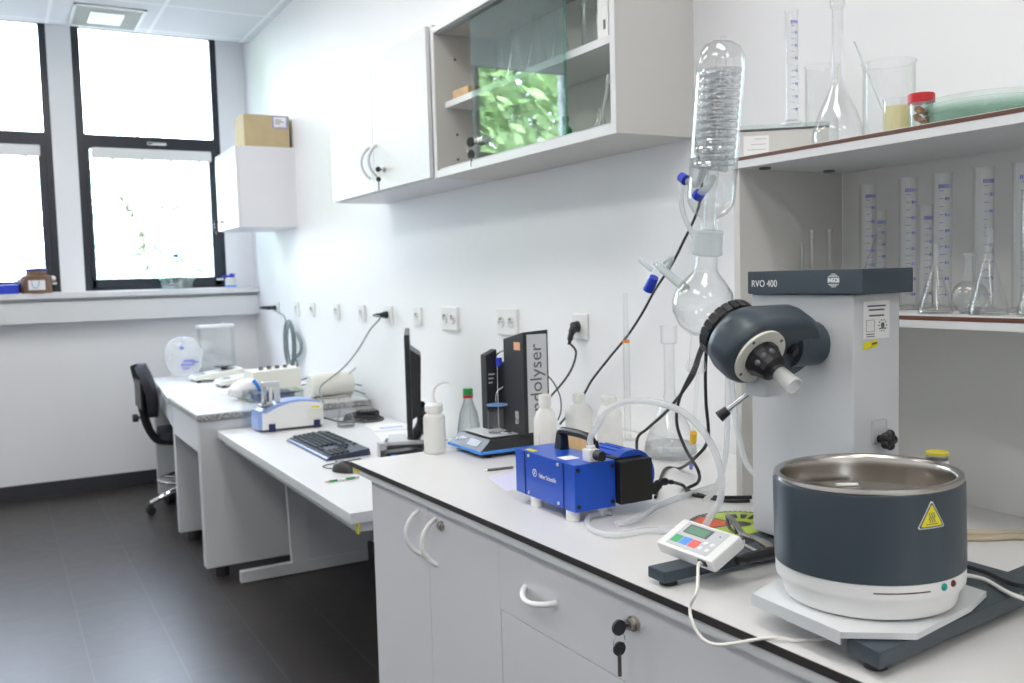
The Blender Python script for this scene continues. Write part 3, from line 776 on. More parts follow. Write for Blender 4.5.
FM = lambda y, z: axes((1.1406, y, z), (0, -1, 0), (0, 0, 1))
t.part('lettering', text(B(), 'RVO 400', .0165, FM(1.153, 1.374), .0006, sx=.95), 'print_white', cap, smooth=False)
b = text(B(), 'INGOS', .0095, FM(1.005, 1.3785), .0008, sx=.78, bold=.0004)
for s in (1, -1):
    for k in range(3):
        hw = .0105 - k*.0032; zz = 1.3785 + s*(.0058 + k*.0021)
        box(b, 1.1402, 1.1408, 1.005-hw, 1.005+hw, zz-.0005, zz+.0005)
t.part('emblem', b, 'print_white', cap, smooth=False)
SM = lambda x, z: axes((x, .9746, z), (1, 0, 0), (0, 0, 1))
b = box(B(), 1.172, 1.232, .9743, .9748, 1.286, 1.345)
st = t.part('notice_sticker', b, 'paper', col)
b = B()
for k, (w_, z) in enumerate(((.042, 1.337), (.036, 1.331), (.034, 1.322))): box(b, 1.202-w_/2, 1.202+w_/2, .9740, .9744, z-.0013, z+.0013)
for x0, x1, z0, z1 in ((1.178, 1.197, 1.297, 1.2976), (1.178, 1.197, 1.315, 1.3156), (1.178, 1.1786, 1.297, 1.315), (1.1964, 1.197, 1.297, 1.315), (1.178, 1.197, 1.2925, 1.294), (1.178, 1.197, 1.289, 1.2903)):
    box(b, x0, x1, .9740, .9744, z0, z1)
for k in range(10):
    a = 2*pi*k/10; box(b, 1.216+.0088*cos(a)-.0011, 1.216+.0088*cos(a)+.0011, .9740, .9744, 1.306+.0088*sin(a)-.0011, 1.306+.0088*sin(a)+.0011)
prism(b, [(.0045*cos(a), .0045*sin(a)) for a in [2*pi*i/10 for i in range(10)]], 0, .0004, SM(1.216, 1.3065)); box(b, 1.210, 1.222, .9740, .9744, 1.3005, 1.3025)
t.part('sticker_print', b, 'print_grey', st, smooth=False)
b = B(); ym = SM(1.188, 1.277) @ Matrix.Rotation(radians(7), 4, 'Z')
box(b, -.017, .017, -.0055, .0055, 0, .0004, mx=ym)
ys = t.part('yellow_sticker', b, 'yellow', col)
t.part('sticker_print', box(B(), .003, .015, -.001, .002, .0004, .0007, mx=ym), 'print_grey', ys)
b = box(B(), 1.190, 1.222, .970, .9745, 1.120, 1.158, .004); t.part('knob_plate', b, 'grey_plastic', col)
b = cyl(B(), (1.203, .970, 1.128), (1.203, .950, 1.128), .006)
for k in range(5):
    a = 2*pi*k/5; ball(b, (1.203+.009*cos(a), .952, 1.128+.009*sin(a)), .008, (1, .9, 1), 12, 8)
ball(b, (1.203, .951, 1.128), .010, (1, .8, 1), 12, 8)
t.part('star_knob', b, 'black', col)

# drive head, its shaft tilted 36 degrees down toward the bath
RA = V((0, -.87, -.5)).normalized(); H0 = V((1.010, 1.052, 1.279))
HM = axes(H0, (1, 0, 0), V((0, -.5, .87)))     # local z = shaft axis toward the front
if HM.to_3x3() @ V((0, 0, 1)) @ RA < 0:
    HM = axes(H0, (1, 0, 0), V((0, .5, -.87)))
def stadium(r, x1, n=20):
    return [(r*cos(a), r*sin(a)) for a in [pi/2 + pi*i/n for i in range(n+1)]] + [(x1 + r*cos(a), r*sin(a)) for a in [-pi/2 + pi*i/n for i in range(n+1)]]
b = B(); prof = [(-.038, .046), (-.034, .054), (-.02, .0575), (.006, .0575), (.017, .054), (.0225, .046)]; rings_ = []
for z, r in prof: rings_.append([b.verts.new(HM @ V((x, y, z))) for x, y in stadium(r, .077)])
for a, c in zip(rings_, rings_[1:]):
    for i in range(len(a)): b.faces.new((a[i], a[(i+1) % len(a)], c[(i+1) % len(a)], c[i]))
b.faces.new(list(reversed(rings_[0]))); b.faces.new(rings_[-1])
head = t.part('drive_head', b, 'slate', angle=50)
t.part('hinge_block', cyl(B(), (1.09, 1.055, 1.278), (1.152, 1.055, 1.278), .036), 'slate', head)
lz = HM.to_3x3() @ V((0, 0, 1))
def hp(x, y, z): return HM @ V((x, y, z))
t.part('flange', lathe(B(), [(.029, 0), (.0455, 0), (.0455, .005), (.029, .005)], HM @ Matrix.Translation((0, 0, .022)), 40, True), 'cream_plastic', head)
b = B()
for k in range(4):
    a = pi/4 + k*pi/2; cyl(b, hp(.040*cos(a), .040*sin(a), .0265), hp(.040*cos(a), .040*sin(a), .0277), .0028, n=10)
t.part('flange_screws', b, 'print_grey', head)
t.part('drive_nut', lathe(B(), [(0, .021), (.029, .021), (.029, .036), (.025, .042), (.021, .058), (.012, .062), (.012, .070), (0, .070)], HM, 12), 'black', head, angle=20)
b = B()
for k in range(3):
    a = 1.75 + k*.62; ball(b, hp(.0225*cos(a), .0225*sin(a), .044), .005, (1, 1, 1), 12, 8)
t.part('nut_studs', b, 'print_grey', head)
t.part('vapour_tube', lathe(B(), [(.0075, .062), (.0085, .066), (.0120, .070), (.0140, .104), (.0125, .104), (.0085, .072)], HM, 28, True), 'frosted', head)
b = lathe(B(), [(0, -.062), (.046, -.062), (.050, -.056), (.050, -.046), (.046, -.0405), (0, -.0405)], HM, 40)
for k in range(24):
    a = 2*pi*k/24; box(b, -.0052, .0052, -.0012, .0012, -.009, .009, mx=HM @ Matrix.Translation((.050*cos(a), .050*sin(a), -.051)) @ Matrix.Rotation(a+pi/2, 4, 'Z'))
t.part('clamp_ring', b, 'black', head)
b = cyl(B(), hp(.066, .006, .022), hp(.066, .006, .028), .010); cyl(b, hp(.066, .006, .028), hp(.066, .006, .031), .007)
t.part('side_button', b, 'black', head)
t.part('lever_block', box(B(), 1.02, 1.075, 1.03, 1.075, 1.203, 1.238, .003), 'grey_plastic', head)
k0, k1 = V((1.035,1.074,1.208)), V((1.000,1.105,1.170))
lv = t.part('lever', cyl(B(), k0, k1, .0042), 'chrome', head)
dv = (k1-k0).normalized()
t.part('lever_knob', cyl(B(), k1-dv*.012, k1+dv*.006, .0075, .0095), 'black', lv)

# glassware
GA, GB = V((1.03, 1.181, 1.341)), V((1.03, 1.126, 1.762))
gm = frame_to(GA, GB-GA); L = (GB-GA).length
fl = t.part('receiver_bulb', vessel(B(), [(0, -.052), (.020, -.048), (.038, -.034), (.0495, -.012), (.0515, .004), (.047, .024), (.034, .042), (.0215, .056), (.0185, .066), (.0185, .088), (.021, .09), (.021, .094)], .0016, gm, 40), 'glass')
t.part('outlet_tube', lathe(B(), [(.0115, -.114), (.0125, -.114), (.0125, -.09), (.0125, -.05), (.0115, -.046)], gm @ Matrix.Translation((-.0, .006, 0)), 24), 'glass', fl)
t.part('outlet_bead', lathe(B(), [(.0125, -.116), (.0155, -.112), (.0175, -.104), (.0155, -.097), (.0125, -.094)], gm @ Matrix.Translation((0, .006, 0)), 24), 'glass', fl)
t.part('ground_joint', lathe(B(), [(.0190, .083), (.0245, .085), (.0255, .088), (.0245, .094), (.0235, .118), (.025, .122), (.0235, .125), (.0185, .125)], gm, 32), 'joint_glass', fl)
cd = t.part('condenser', vessel(B(), [(.0145, .115), (.0145, .138), (.017, .146), (.029, .154), (.0370, .168), (.0385, .182), (.0385, L-.042), (.036, L-.024), (.028, L-.009), (.016, L-.002), (0, L)], .0016, gm, 44), 'glass')
coil = []
for i in range(13*16+1):
    a = 2*pi*i/16; z = .225 + (L-.045-.225)*i/(13*16)
    coil.append(gm @ V((.028*cos(a), .028*sin(a), z)))
M['coil_glass'] = thin_glass('coil_glass', (.975, .98, .985), (.92, .94, .95), 1.55, .12, .20)
t.part('coil', tube(B(), coil, .0056, 10, smooth=False), 'coil_glass', cd)
coil = [gm @ V((.0165*cos(2*pi*i/16), .0165*sin(2*pi*i/16), .225 + (L-.05-.225)*i/(15*16))) for i in range(15*16+1)]
t.part('inner_coil', tube(B(), coil, .0042, 8, smooth=False), 'coil_glass', cd)
t.part('inner_tube', lathe(B(), [(.0095, .125), (.0095, .19), (.0085, L-.03), (.0075, L-.03), (.0085, .125)], gm, 20, True), 'glass', cd)
t.part('top_nipple', lathe(B(), [(.007, L-.004), (.006, L+.004), (.003, L+.006), (0, L+.006)], gm, 16), 'glass', cd)
p0 = gm @ V((-.030, .018, .212)); 
t.part('screw_cap', cyl(B(), V((1.030,1.220,1.552)), V((1.030,1.232,1.559)), .009, .0085), 'blue', cd, label='blue screw cap of the upper connector')
t.part('screw_cap', cyl(B(), V((1.000,1.158,1.518)), V((1.000,1.150,1.524)), .010, .009), 'blue', cd, label='blue screw cap of the lower connector')
b = tube(B(), [(1.030,1.215,1.550), (1.030,1.192,1.543), gm @ V((-.01, .01, .225))], .006, 10); tube(b, [(1.000,1.153,1.521), (1.010,1.142,1.534), (1.030,1.153,1.549)], .006, 10)
t.part('connector_tube', b, 'joint_glass', cd)
v0, v1 = gm @ V((0, .046, .016)), V((1.030,1.308,1.381))
b = tube(B(), [gm @ V((0, .046, .022)), (1.040,1.283,1.395), (1.050,1.329,1.414)], [.008, .0075, .006], 12)
sc = t.part('stopcock_arm', b, 'joint_glass', fl)
b = cyl(B(), (1.030,1.287,1.415), (1.030,1.319,1.382), .008, .0085); t.part('stopcock_plug', b, 'glass', sc)
b = cyl(B(), (1.030,1.310,1.390), (1.030,1.328,1.367), .0085, .010); t.part('stopcock_cap', b, 'blue', sc)
b = tube(B(), [(1.030,1.316,1.403), (1.030,1.336,1.414), (1.030,1.350,1.422)], .0045, 8); t.part('stopcock_tube', b, 'joint_glass', sc)
b = tube(B(), [(1.030,1.281,1.416), (1.030,1.259,1.423), (1.030,1.271,1.406)], .004, 8)
t.part('side_loop', b, 'joint_glass', sc)
b = box(B(), 1.045, 1.15, 1.165, 1.185, 1.27, 1.30, .003)
t.part('glass_holder', b, 'print_grey')
b = tube(B(), [(1.040,1.237,1.551), (1.050,1.257,1.531), (1.060,1.262,1.497), (1.080,1.260,1.460), (1.100,1.254,1.427)], .0045, 10)
t.part('cooling_hose', b, 'clear_hose', cd)

# ------------------------------------------------------------------ water bath on its plate
bx, by = 1.02, .84
oc = [(.887, .924), (.879, .765), (.951, .712), (1.088, .734), (1.153, .756), (1.161, .915), (1.089, .968), (.952, .946)]
M['plate_white'] = mat('plate_enamel', (.66, .68, .69), .35)
t = Thing('bath_plate', 'white eight-sided plate under the water bath', 'plate', (bx, by, .9405))
b = prism(B(), oc, .943, .948)
lo = [V((x, y, .936)) for x, y in oc]; n = len(oc)
ins = [V((bx+(x-bx)*.985, by+(y-by)*.985, .936)) for x, y in oc]
t.part('plate', b, 'plate_white')
b = B()
for i in range(n):
    if i in (4, 5): continue
    a0, a1 = oc[i], oc[(i+1) % n]; f = lambda p, k: (bx+(p[0]-bx)*k, by+(p[1]-by)*k)
    zl = .9405 if i in (1, 2, 3) else .932
    q0, q1 = f(a0, .985), f(a1, .985)
    hexa(b, [(*q0, zl), (*q1, zl), (*f(a1, 1.002), zl), (*f(a0, 1.002), zl), (*q0, .9485), (*q1, .9485), (*f(a1, 1.002), .9485), (*f(a0, 1.002), .9485)])
t.part('folded_rim', b, 'plate_white')
t.o.location.z += .006
t = Thing('water_bath', 'round steel water bath with slate jacket and yellow hot-surface triangle', 'bath', (bx, by, .9485))
T0 = Matrix.Translation((bx, by, 0))
t.part('base_shell', lathe(B(), [(0, .9485), (.105, .9485), (.110, .951), (.1135, .966), (.1205, .976), (.1215, .982), (.1215, .9975), (.117, .9975), (0, .9975)], T0, 72), 'white_plastic')
M['rim_steel'] = mat('rim_steel', (.62, .58, .54), .2, 1, var=.04)
jk = t.part('jacket', lathe(B(), [(.115, .998), (.1222, .998), (.1222, 1.107), (.1210, 1.110), (.113, 1.110)], T0, 72, True), 'slate')
t.part('steel_basin', lathe(B(), [(.1205, 1.1103), (.1215, 1.112), (.1205, 1.1165), (.117, 1.118), (.1125, 1.1165), (.1105, 1.112), (.1095, 1.10), (.1085, 1.02), (.102, 1.012), (0, 1.010), (0, 1.007), (.1125, 1.008), (.1125, 1.108)], T0, 72), 'rim_steel', angle=50)
t.part('water', lathe(B(), [(0, 1.0775), (.1088, 1.0775), (.1088, 1.0745), (0, 1.0745)], T0, 64), 'bath_water')
t.part('drain_float', tube(B(), [(bx+.055, by+.06, 1.0785), (bx+.03, by+.078, 1.0785)], .003, 8, smooth=False), 'paper')
def onc(b, pts, r, th, z, flip=1, d=.0006):
    """flat outline (metres along the wall, up) laid on the bath's cylinder at angle th"""
    o, i2 = [], []
    for u, v_ in pts:
        a = th + u/r
        o.append(b.verts.new((bx+(r+d)*cos(a), by+(r+d)*sin(a), z+v_))); i2.append(b.verts.new((bx+(r-.0006)*cos(a), by+(r-.0006)*sin(a), z+v_)))
    b.faces.new(o); b.faces.new(list(reversed(i2)))
    m_ = len(o)
    for i in range(m_): b.faces.new((o[i], i2[i], i2[(i+1) % m_], o[(i+1) % m_]))
    return b
def tri(s, rc=.0):
    h = s*.866; c = [(-s/2, -h/3), (s/2, -h/3), (0, 2*h/3)]; out = []
    for i in range(3):
        p, q_ = V((*c[i], 0)), V((*c[(i+1) % 3], 0))
        for k in range(6):
            f = .06+.88*k/5; out.append(tuple(p.lerp(q_, f))[:2])
    return out
TH1 = atan2((1.030,0.754,1.079)[1]-by, (1.030,0.754,1.079)[0]-bx)
wth = -1.79
tr0 = t.part('warning_triangle', onc(B(), tri(.041), .1222, wth, 1.079, d=.0004), 'print_white', jk, smooth=False)
t.part('triangle_border', onc(B(), tri(.0378), .1222, wth, 1.079, d=.0007), 'print_grey', tr0, smooth=False)
t.part('triangle_field', onc(B(), tri(.0315), .1222, wth, 1.079, d=.0010), 'yellow', tr0, smooth=False)
b = B()
for k in (-.0033, 0, .0033):
    L_ = [(k+.0009*sin(zz*4*pi)-.0005, -.0045+.0125*zz) for zz in [i/8 for i in range(9)]]
    R_ = [(u+.0010, v_) for u, v_ in reversed(L_)]
    for i in range(8): onc(b, [L_[i], (L_[i][0]+.001, L_[i][1]), (L_[i+1][0]+.001, L_[i+1][1]), L_[i+1]], .1222, wth, 1.079, d=.0013)
onc(b, [(-.0085, -.0068), (.0085, -.0068), (.0085, -.0058), (-.0085, -.0058)], .1222, wth, 1.079, d=.0013)
t.part('heat_symbol', b, 'print_grey', tr0, smooth=False)
def lampat(th, z, r, m, nm):
    d = V((cos(th), sin(th), 0)); p = V((bx, by, z)) + d*.1215
    t.part(nm, lathe(B(), [(r*1.15, -.001), (r*1.15, .0012), (r*.9, .0018), (r*.6, .0030), (0, .0036)], frame_to(p, d), 20), m)
lampat(-1.635, .990, .0042, 'lamp_teal', 'pilot_lamp'); lampat(-1.49, .991, .0038, 'lamp_red', 'pilot_lamp')
b = B()
for i in range(16):
    a0 = -2.40 + .585*i/16; a1 = -2.40 + .585*(i+1)/16
    onc(b, [(0, 0), ((a1-a0)*.1215, 0), ((a1-a0)*.1215, .0016), (0, .0016)], .1215, a0, .987, d=.0004)
t.part('slot_line', b, mat('dark_red_line', (.06, .015, .02), .5))

t.o.location.z += .0064; t.o.rotation_euler = Matrix.Rotation(radians(-1.1), 3, V((.772, .636, 0))).to_euler()

# ------------------------------------------------------------------ controller, clamp, toothed disc
fl_, fb_ = V((.918, 1.175, .961)), V((.9195, 1.043, .961))
fx = (fb_-fl_).normalized(); up_ = V((.062, .002, .030)); cm = axes((fl_+fb_)/2 + up_*.5, fx, up_); W_, D_ = (fb_-fl_).length, up_.length
t = Thing('controller_box', 'small white tilted control box with green display and coloured keys on the evaporator foot', 'controller', tuple((fl_+fb_)/2))
t.part('housing', box(B(), -W_/2, W_/2, -D_/2, D_/2, -.022, 0, .004, mx=cm), 'white_plastic')
fp = t.part('front_film', box(B(), -W_*.36, W_*.36, -D_*.40, D_*.42, 0, .0006, mx=cm), 'grey_plastic')
b = box(B(), -W_*.29, W_*.13, D_*.06, D_*.36, .0004, .0010, mx=cm); t.part('display_window', b, 'print_grey', fp)
t.part('display', box(B(), -W_*.25, W_*.09, D_*.08, D_*.31, .0008, .0014, mx=cm), 'screen_green', fp)
for k, (m_, nm) in enumerate((('key_green', 'green_key'), ('key_blue', 'blue_key'), ('key_red', 'red_key'))):
    x0 = -W_*.335 + k*W_*.155
    t.part(nm, box(B(), x0, x0+W_*.14, -D_*.30, -D_*.06, .0006, .0012, .0004, mx=cm), m_, fp)
b = B()
for k in range(2):
    for j in range(2): lathe(b, [(0, .0007), (.0042, .0007), (.0042, .0012), (0, .0012)], cm @ Matrix.Translation((W_*.18+k*.015, -D_*.24+j*.013, 0)), 16)
t.part('white_key', b, 'white_plastic', fp)
t.part('indicator', lathe(B(), [(0, .0006), (.0014, .0006), (.0014, .0012), (0, .0012)], cm @ Matrix.Translation((W_*.27, D_*.26, 0)), 12), 'print_grey', fp)
t.part('cable_gland', box(B(), W_*.33-.009, W_*.33+.009, -D_/2-.002, -D_/2+.004, -.013, -.003, .001, mx=cm), 'black')
cg = cm @ V((W_*.33, -D_/2-.002, -.008))
t = Thing('control_cable', 'thin white cord drooping from the control box over the counter edge', 'cable', tuple(cg))
pts = [cg, cg+V((-.012, -.006, .002)), (0.854,1.000,0.944), (0.845,1.005,0.918), (0.838,0.989,0.899), (0.838,0.968,0.885), (0.842,0.936,0.888), (.866, .871, .9142), (.893, .846, .9135), (.93, .83, .9135), (.97, .83, .9135)]
t.part('cord', tube(B(), pts, .0024, 8, 10), 'white_cord')

t = Thing('toothed_disc', 'toothed metal disc with yellow-green and red label lying behind the control box', 'disc', (1.225, 1.305, ZT))
n = 60; poly = []
for i in range(n):
    a = 2*pi*i/n; poly += [(1.225+.100*cos(a), 1.305+.100*sin(a)), (1.225+.094*cos(a+.02), 1.305+.094*sin(a+.02))]
t.part('disc', prism(B(), poly, ZT, ZT+.0022), 'dark_metal')
def sector(a0, a1, r0, r1): return [(1.225+r1*cos(a), 1.305+r1*sin(a)) for a in [a0+(a1-a0)*i/14 for i in range(15)]] + [(1.225+r0*cos(a), 1.305+r0*sin(a)) for a in [a1+(a0-a1)*i/14 for i in range(15)]]
t.part('green_label', prism(B(), sector(-.2, 1.75, .02, .086), ZT+.0024, ZT+.0028), 'lime')
t.part('red_label', prism(B(), sector(1.9, 2.9, .03, .088), ZT+.0024, ZT+.0028), mat('red_orange_print', (.75, .12, .04), .5))
t.part('lower_label', prism(B(), sector(3.05, 5.9, .02, .086), ZT+.0024, ZT+.0028), 'lime')
b = B()
for k in range(3): prism(b, sector(.3+k*.32, .5+k*.32, .04, .07), ZT+.0029, ZT+.0032)
t.part('label_print', b, 'black')
t = Thing('lab_clamp', 'chrome lever clamp with black jaws lying between the control box and column', 'clamp', (1.07, 1.20, ZT))
b = tube(B(), [(1.058,1.050,0.951), (1.012,1.054,0.950), (0.984,1.057,0.948)], [.010, .009, .007], 10); t.part('black_arm', b, 'black')
b = tube(B(), [(1.086,1.088,0.945), (1.083,1.116,0.952), (1.079,1.142,0.955), (1.107,1.193,0.960), (1.115,1.222,0.963)], [.006, .005, .004, .0042, .0045], 8)
t.part('lever', b, 'steel')
b = tube(B(), [(1.112,1.204,0.955), (1.078,1.150,0.950), (1.066,1.143,0.945), (1.060,1.092,0.940)], [.0035, .004, .0035, .0035], 8); t.part('second_lever', b, 'chrome')
b = tube(B(), [(1.115,1.222,0.963), (1.101,1.202,0.950), (1.097,1.180,0.945)], .003, 8); t.part('link', b, 'dark_metal')
b = box(B(), 1.048, 1.090, 1.158, 1.190, ZT+.0005, .945, .004); t.part('jaw', b, 'black')

# ------------------------------------------------------------------ vacuum pump
t = Thing('vacuum_pump', 'blue vacuum pump with black carrying handle, white feet and white lettering', 'pump', (1.05, 1.6, ZT))
bl = box(B(), .970, 1.067, 1.492, 1.726, .932, 1.0265, .0015)
pb = t.part('pump_block', bl, 'blue_pump')
b = box(B(), .9685, .972, 1.532, 1.534, .934, 1.025); box(b, .9685, .972, 1.684, 1.686, .934, 1.025)
t.part('cover_seam', b, 'navy', pb)
b = B()
for y in (1.552, 1.668):
    for z in (.940, 1.019): cyl(b, (.9705, y, z), (.9675, y, z), .0036, n=10)
t.part('cover_screws', b, 'grey_plastic', pb)
b = B()
for x in (.978, 1.059):
    for z in (.943, 1.016): cyl(b, (x, 1.493, z), (x, 1.4895, z), .0045, n=8)
t.part('end_bolts', b, 'black', pb)
PM = axes((.9696, 1.606, .984), (0, -1, 0), (0, 0, 1))
b = text(B(), 'Fisher Scientific', .0135, PM @ Matrix.Translation((.012, -.001, 0)), .0006, sx=.80)
lathe(b, [(.0066, 0), (.0083, 0), (.0083, .0004), (.0066, .0004)], PM @ Matrix.Translation((-.0385, .0018, 0)), 24, True)
tube(b, [PM @ V((-.041, -.002, 0)), PM @ V((-.039, .0035, 0)), PM @ V((-.036, .0042, 0))], .0009, 6); tube(b, [PM @ V((-.041, .001, 0)), PM @ V((-.0365, .001, 0))], .0008, 6)
t.part('lettering', b, 'print_white', pb, smooth=False)
for x, y in ((.984, 1.66), (.984, 1.522), (1.052, 1.522), (1.052, 1.66)):
    t.part('foot', cyl(B(), (x, y, ZT), (x, y, .9315), .0135, .0145), 'white_plastic')
t.part('top_sticker', box(B(), .985, 1.02, 1.548, 1.582, 1.0265, 1.0269), 'paper', pb)
t.part('small_sticker', box(B(), .978, .992, 1.665, 1.70, 1.0265, 1.0269), 'yellow', pb)
b = B()
for dx_ in (.014,): pass
hexa(b, [(1.022, 1.698, 1.0265), (1.044, 1.698, 1.0265), (1.044, 1.672, 1.0265), (1.022, 1.672, 1.0265), (1.024, 1.690, 1.066), (1.042, 1.690, 1.066), (1.042, 1.672, 1.060), (1.024, 1.672, 1.060)])
hexa(b, [(1.022, 1.570, 1.0265), (1.044, 1.570, 1.0265), (1.044, 1.553, 1.0265), (1.022, 1.553, 1.0265), (1.024, 1.573, 1.060), (1.042, 1.573, 1.060), (1.042, 1.560, 1.064), (1.024, 1.560, 1.064)])
tube(b, [(1.033, 1.688, 1.063), (1.033, 1.676, 1.069), (1.033, 1.63, 1.071), (1.033, 1.582, 1.069), (1.033, 1.566, 1.061)], .0085, 10)
bmesh.ops.transform(b, matrix=Matrix.Translation((.013, -.027, -.003)), verts=b.verts)
t.part('carrying_handle', b, 'black')
b = cyl(B(), (1.118, 1.50, .984), (1.118, 1.625, .984), .052, n=40)
for k in range(11):
    a = .15 + k*.29; box(b, 1.118+.0525*cos(a)-.0018, 1.118+.0525*cos(a)+.0018, 1.535, 1.615, .984+.0525*sin(a)-.0018, .984+.0525*sin(a)+.0018)
cyl(b, (1.118, 1.502, .984), (1.118, 1.53, .984), .0555, n=40)
t.part('motor', b, 'blue_pump')
t.part('terminal_box', box(B(), 1.070, 1.150, 1.478, 1.499, .936, 1.024, .003), 'black')
b = box(B(), 1.070, 1.140, 1.499, 1.535, 1.0, 1.028, .003); t.part('terminal_lid', b, 'black')
b = box(B(), 1.008, 1.034, 1.496, 1.522, 1.0266, 1.052, .003); cyl(b, (1.021, 1.509, 1.052), (1.021, 1.509, 1.058), .010, n=6)
fi = t.part('inlet_fitting', b, 'white_plastic')
b = cyl(B(), (1.021, 1.496, 1.042), (1.021, 1.488, 1.042), .005); cyl(b, (1.021, 1.489, 1.042), (1.021, 1.470, 1.042), .0105, .0100)
t.part('valve_knob', b, 'black', fi)
t.part('brass_port', cyl(B(), (.99, 1.726, .975), (.99, 1.735, .975), .006), 'wood', pb)
t.part('mains_socket', box(B(), 1.150, 1.164, 1.482, 1.498, .945, .968, .002), 'black')

def hose(label, pts, r, m, name='hose', k=10, cat='hose', group=None):
    b = tube(B(), pts, r, 10, k)
    return single(name, b, m, label, cat, tuple(V(pts[0])), group, angle=70)
hose('clear vacuum hose arching from the blue pump to behind the control box', [(1.021, 1.509, 1.0585), (1.021, 1.509, 1.075), (1.022,1.484,1.102), (1.024,1.452,1.136), (1.030,1.395,1.157), (1.035,1.320,1.164), (1.040,1.251,1.154), (1.045,1.205,1.127), (1.050,1.176,1.088), (1.055,1.168,1.042), (1.060,1.181,1.003), (1.060,1.204,0.974), (1.045, 1.225, .921), (1.03, 1.19, .918)], .0062, 'clear_hose')
zz = ZT + .0065
hose('clear hose looped on the worktop in front of the blue pump', [(1.063,1.501,0.917), (1.039,1.518,0.917), (0.994,1.485,0.917), (0.961,1.422,0.917), (0.976,1.370,0.917), (1.038,1.359,0.917), (1.072,1.335,0.917), (1.123,1.332,0.917)], .0062, 'clear_hose')
hose('clear hose running from the loop toward the disc', [(1.023,1.429,0.917), (1.077,1.427,0.922), (1.181,1.496,0.917), (1.293,1.533,0.917), (1.413,1.563,0.917)], .0062, 'clear_hose')
hose('long clear hose hanging straight down beside the upright', [(1.250,1.364,1.282), (1.250,1.363,1.183), (1.250,1.367,1.084), (1.250,1.377,1.012), (1.245,1.396,0.963), (1.284,1.474,0.916)], .0058, 'clear_hose')
hose('clear hose curving down in front of the upright to the column', [(1.300,1.408,1.237), (1.300,1.403,1.135), (1.290,1.374,1.058), (1.280,1.333,1.005), (1.285, 1.23, .96), (1.27, 1.215, .918)], .0062, 'clear_hose')
t_, = [hose('tan hose lying by the wall behind the water bath, upper one', [(1.486,1.045,0.916), (1.524,1.003,0.916), (1.579,0.965,0.916), (1.62, .9, .9165)], .006, 'tan_hose', group='tan hoses by the wall')]
hose('tan hose lying behind the water bath, lower one', [(1.450,1.020,0.915), (1.499,0.986,0.915), (1.559,0.952,0.915), (1.56, .88, .9155)], .005, 'tan_hose', group='tan hoses by the wall')
b = tube(B(), [(1.135, .800, .97), (1.16, .795, .965), (1.206,0.793,0.950), (1.188,0.752,0.949), (1.180,0.720,0.949), (1.25, .66, .916), (1.4, .5, .914)], .003, 8, 8)
single('power_cable', b, 'white_cord', 'white cord leaving the water bath toward the right edge', 'cable', (1.135, .80, .97))
b = tube(B(), [(1.241,0.853,0.949), (1.239,0.815,0.949), (1.228,0.749,0.949), (1.33, .74, .949), (1.42, .6, .914)], .003, 8, 8)
single('power_cable', b, 'black', 'dark cord lying on the evaporator base behind the white cord', 'cable', (1.251,0.859,0.946))
t = Thing('sample_vial', 'clear vial with yellow lid standing behind the water bath', 'vial', (1.45, 1.04, ZT))
vx, vy = 1.45, 1.046
t.part('glass_body', vessel(B(), [(0, 0), (.0185, 0), (.0185, .1505)], .001, Matrix.Translation((vx, vy, ZT))), 'acrylic')
t.part('label', lathe(B(), [(.0187, .10), (.0187, .142), (.0189, .142), (.0189, .10)], Matrix.Translation((vx, vy, ZT)), 32, True), 'paper')
t.part('lid', lathe(B(), [(0, .151), (.0195, .151), (.0195, .1555), (.0185, .1565), (0, .1565)], Matrix.Translation((vx, vy, ZT)), 32), 'tape_yellow')

# black cords
def cord(label, pts, r=.0037, m='rubber', name='power_cable'):
    return single(name, tube(B(), pts, r, 8, 10), m, label, 'cable', tuple(V(pts[0])), angle=70)
cord('black cord looping down from the condenser and running behind the column', [(1.20, 1.198, 1.275), (1.270,1.430,1.272), (1.300,1.529,1.183), (1.300,1.573,1.117), (1.300,1.581,1.061), (1.300,1.552,1.010), (1.280,1.490,0.978), (1.345,1.566,0.930), (1.320,1.575,0.916), (1.297,1.530,0.915), (1.333,1.482,0.914), (1.387,1.443,0.914)])
cord('black cord crossing the first and ending behind the blue pump', [(1.22, 1.198, 1.265), (1.280,1.442,1.257), (1.330,1.564,1.164), (1.360,1.686,1.077), (1.380,1.789,1.018), (1.380,1.834,0.982), (1.30, 1.72, .93)])
cord('black cord hanging behind the condenser that swings back to the pump', [(1.24, 1.198, 1.285), (1.290,1.452,1.287), (1.330,1.518,1.207), (1.340,1.531,1.118), (1.330,1.514,1.038), (1.310,1.528,0.999), (1.455,1.760,0.914), (1.418,1.773,0.914), (1.22, 1.56, .9145)])
c_ = Thing('power_cable', 'black mains cord plugged into the side of the blue pump', 'cable', (1.165, 1.49, .955))
c_.part('plug', tube(B(), [(1.164, 1.490, .956), (1.183,1.490,0.966), (1.210,1.490,0.962)], [.010, .008, .005], 10), 'black')
c_.part('cord', tube(B(), [(1.207,1.490,0.963), (1.331,1.604,0.918), (1.315,1.551,0.914), (1.318,1.460,0.914), (1.359,1.420,0.915)], .0037, 8, 10), 'rubber')
cord('long black cord slanting across the wall from condenser to bottles', [(1.694, 1.968, 1.762), (1.685,1.930,1.643), (1.680,1.937,1.576), (1.670,1.959,1.521), (1.660,1.977,1.484), (1.660,2.030,1.420), (1.660,2.108,1.347), (1.660,2.166,1.283), (1.660,2.241,1.212), (1.660,2.337,1.139), (1.660,2.438,1.059), (1.660,2.486,1.009), (1.660,2.560,0.948), (1.660,2.637,0.891)])

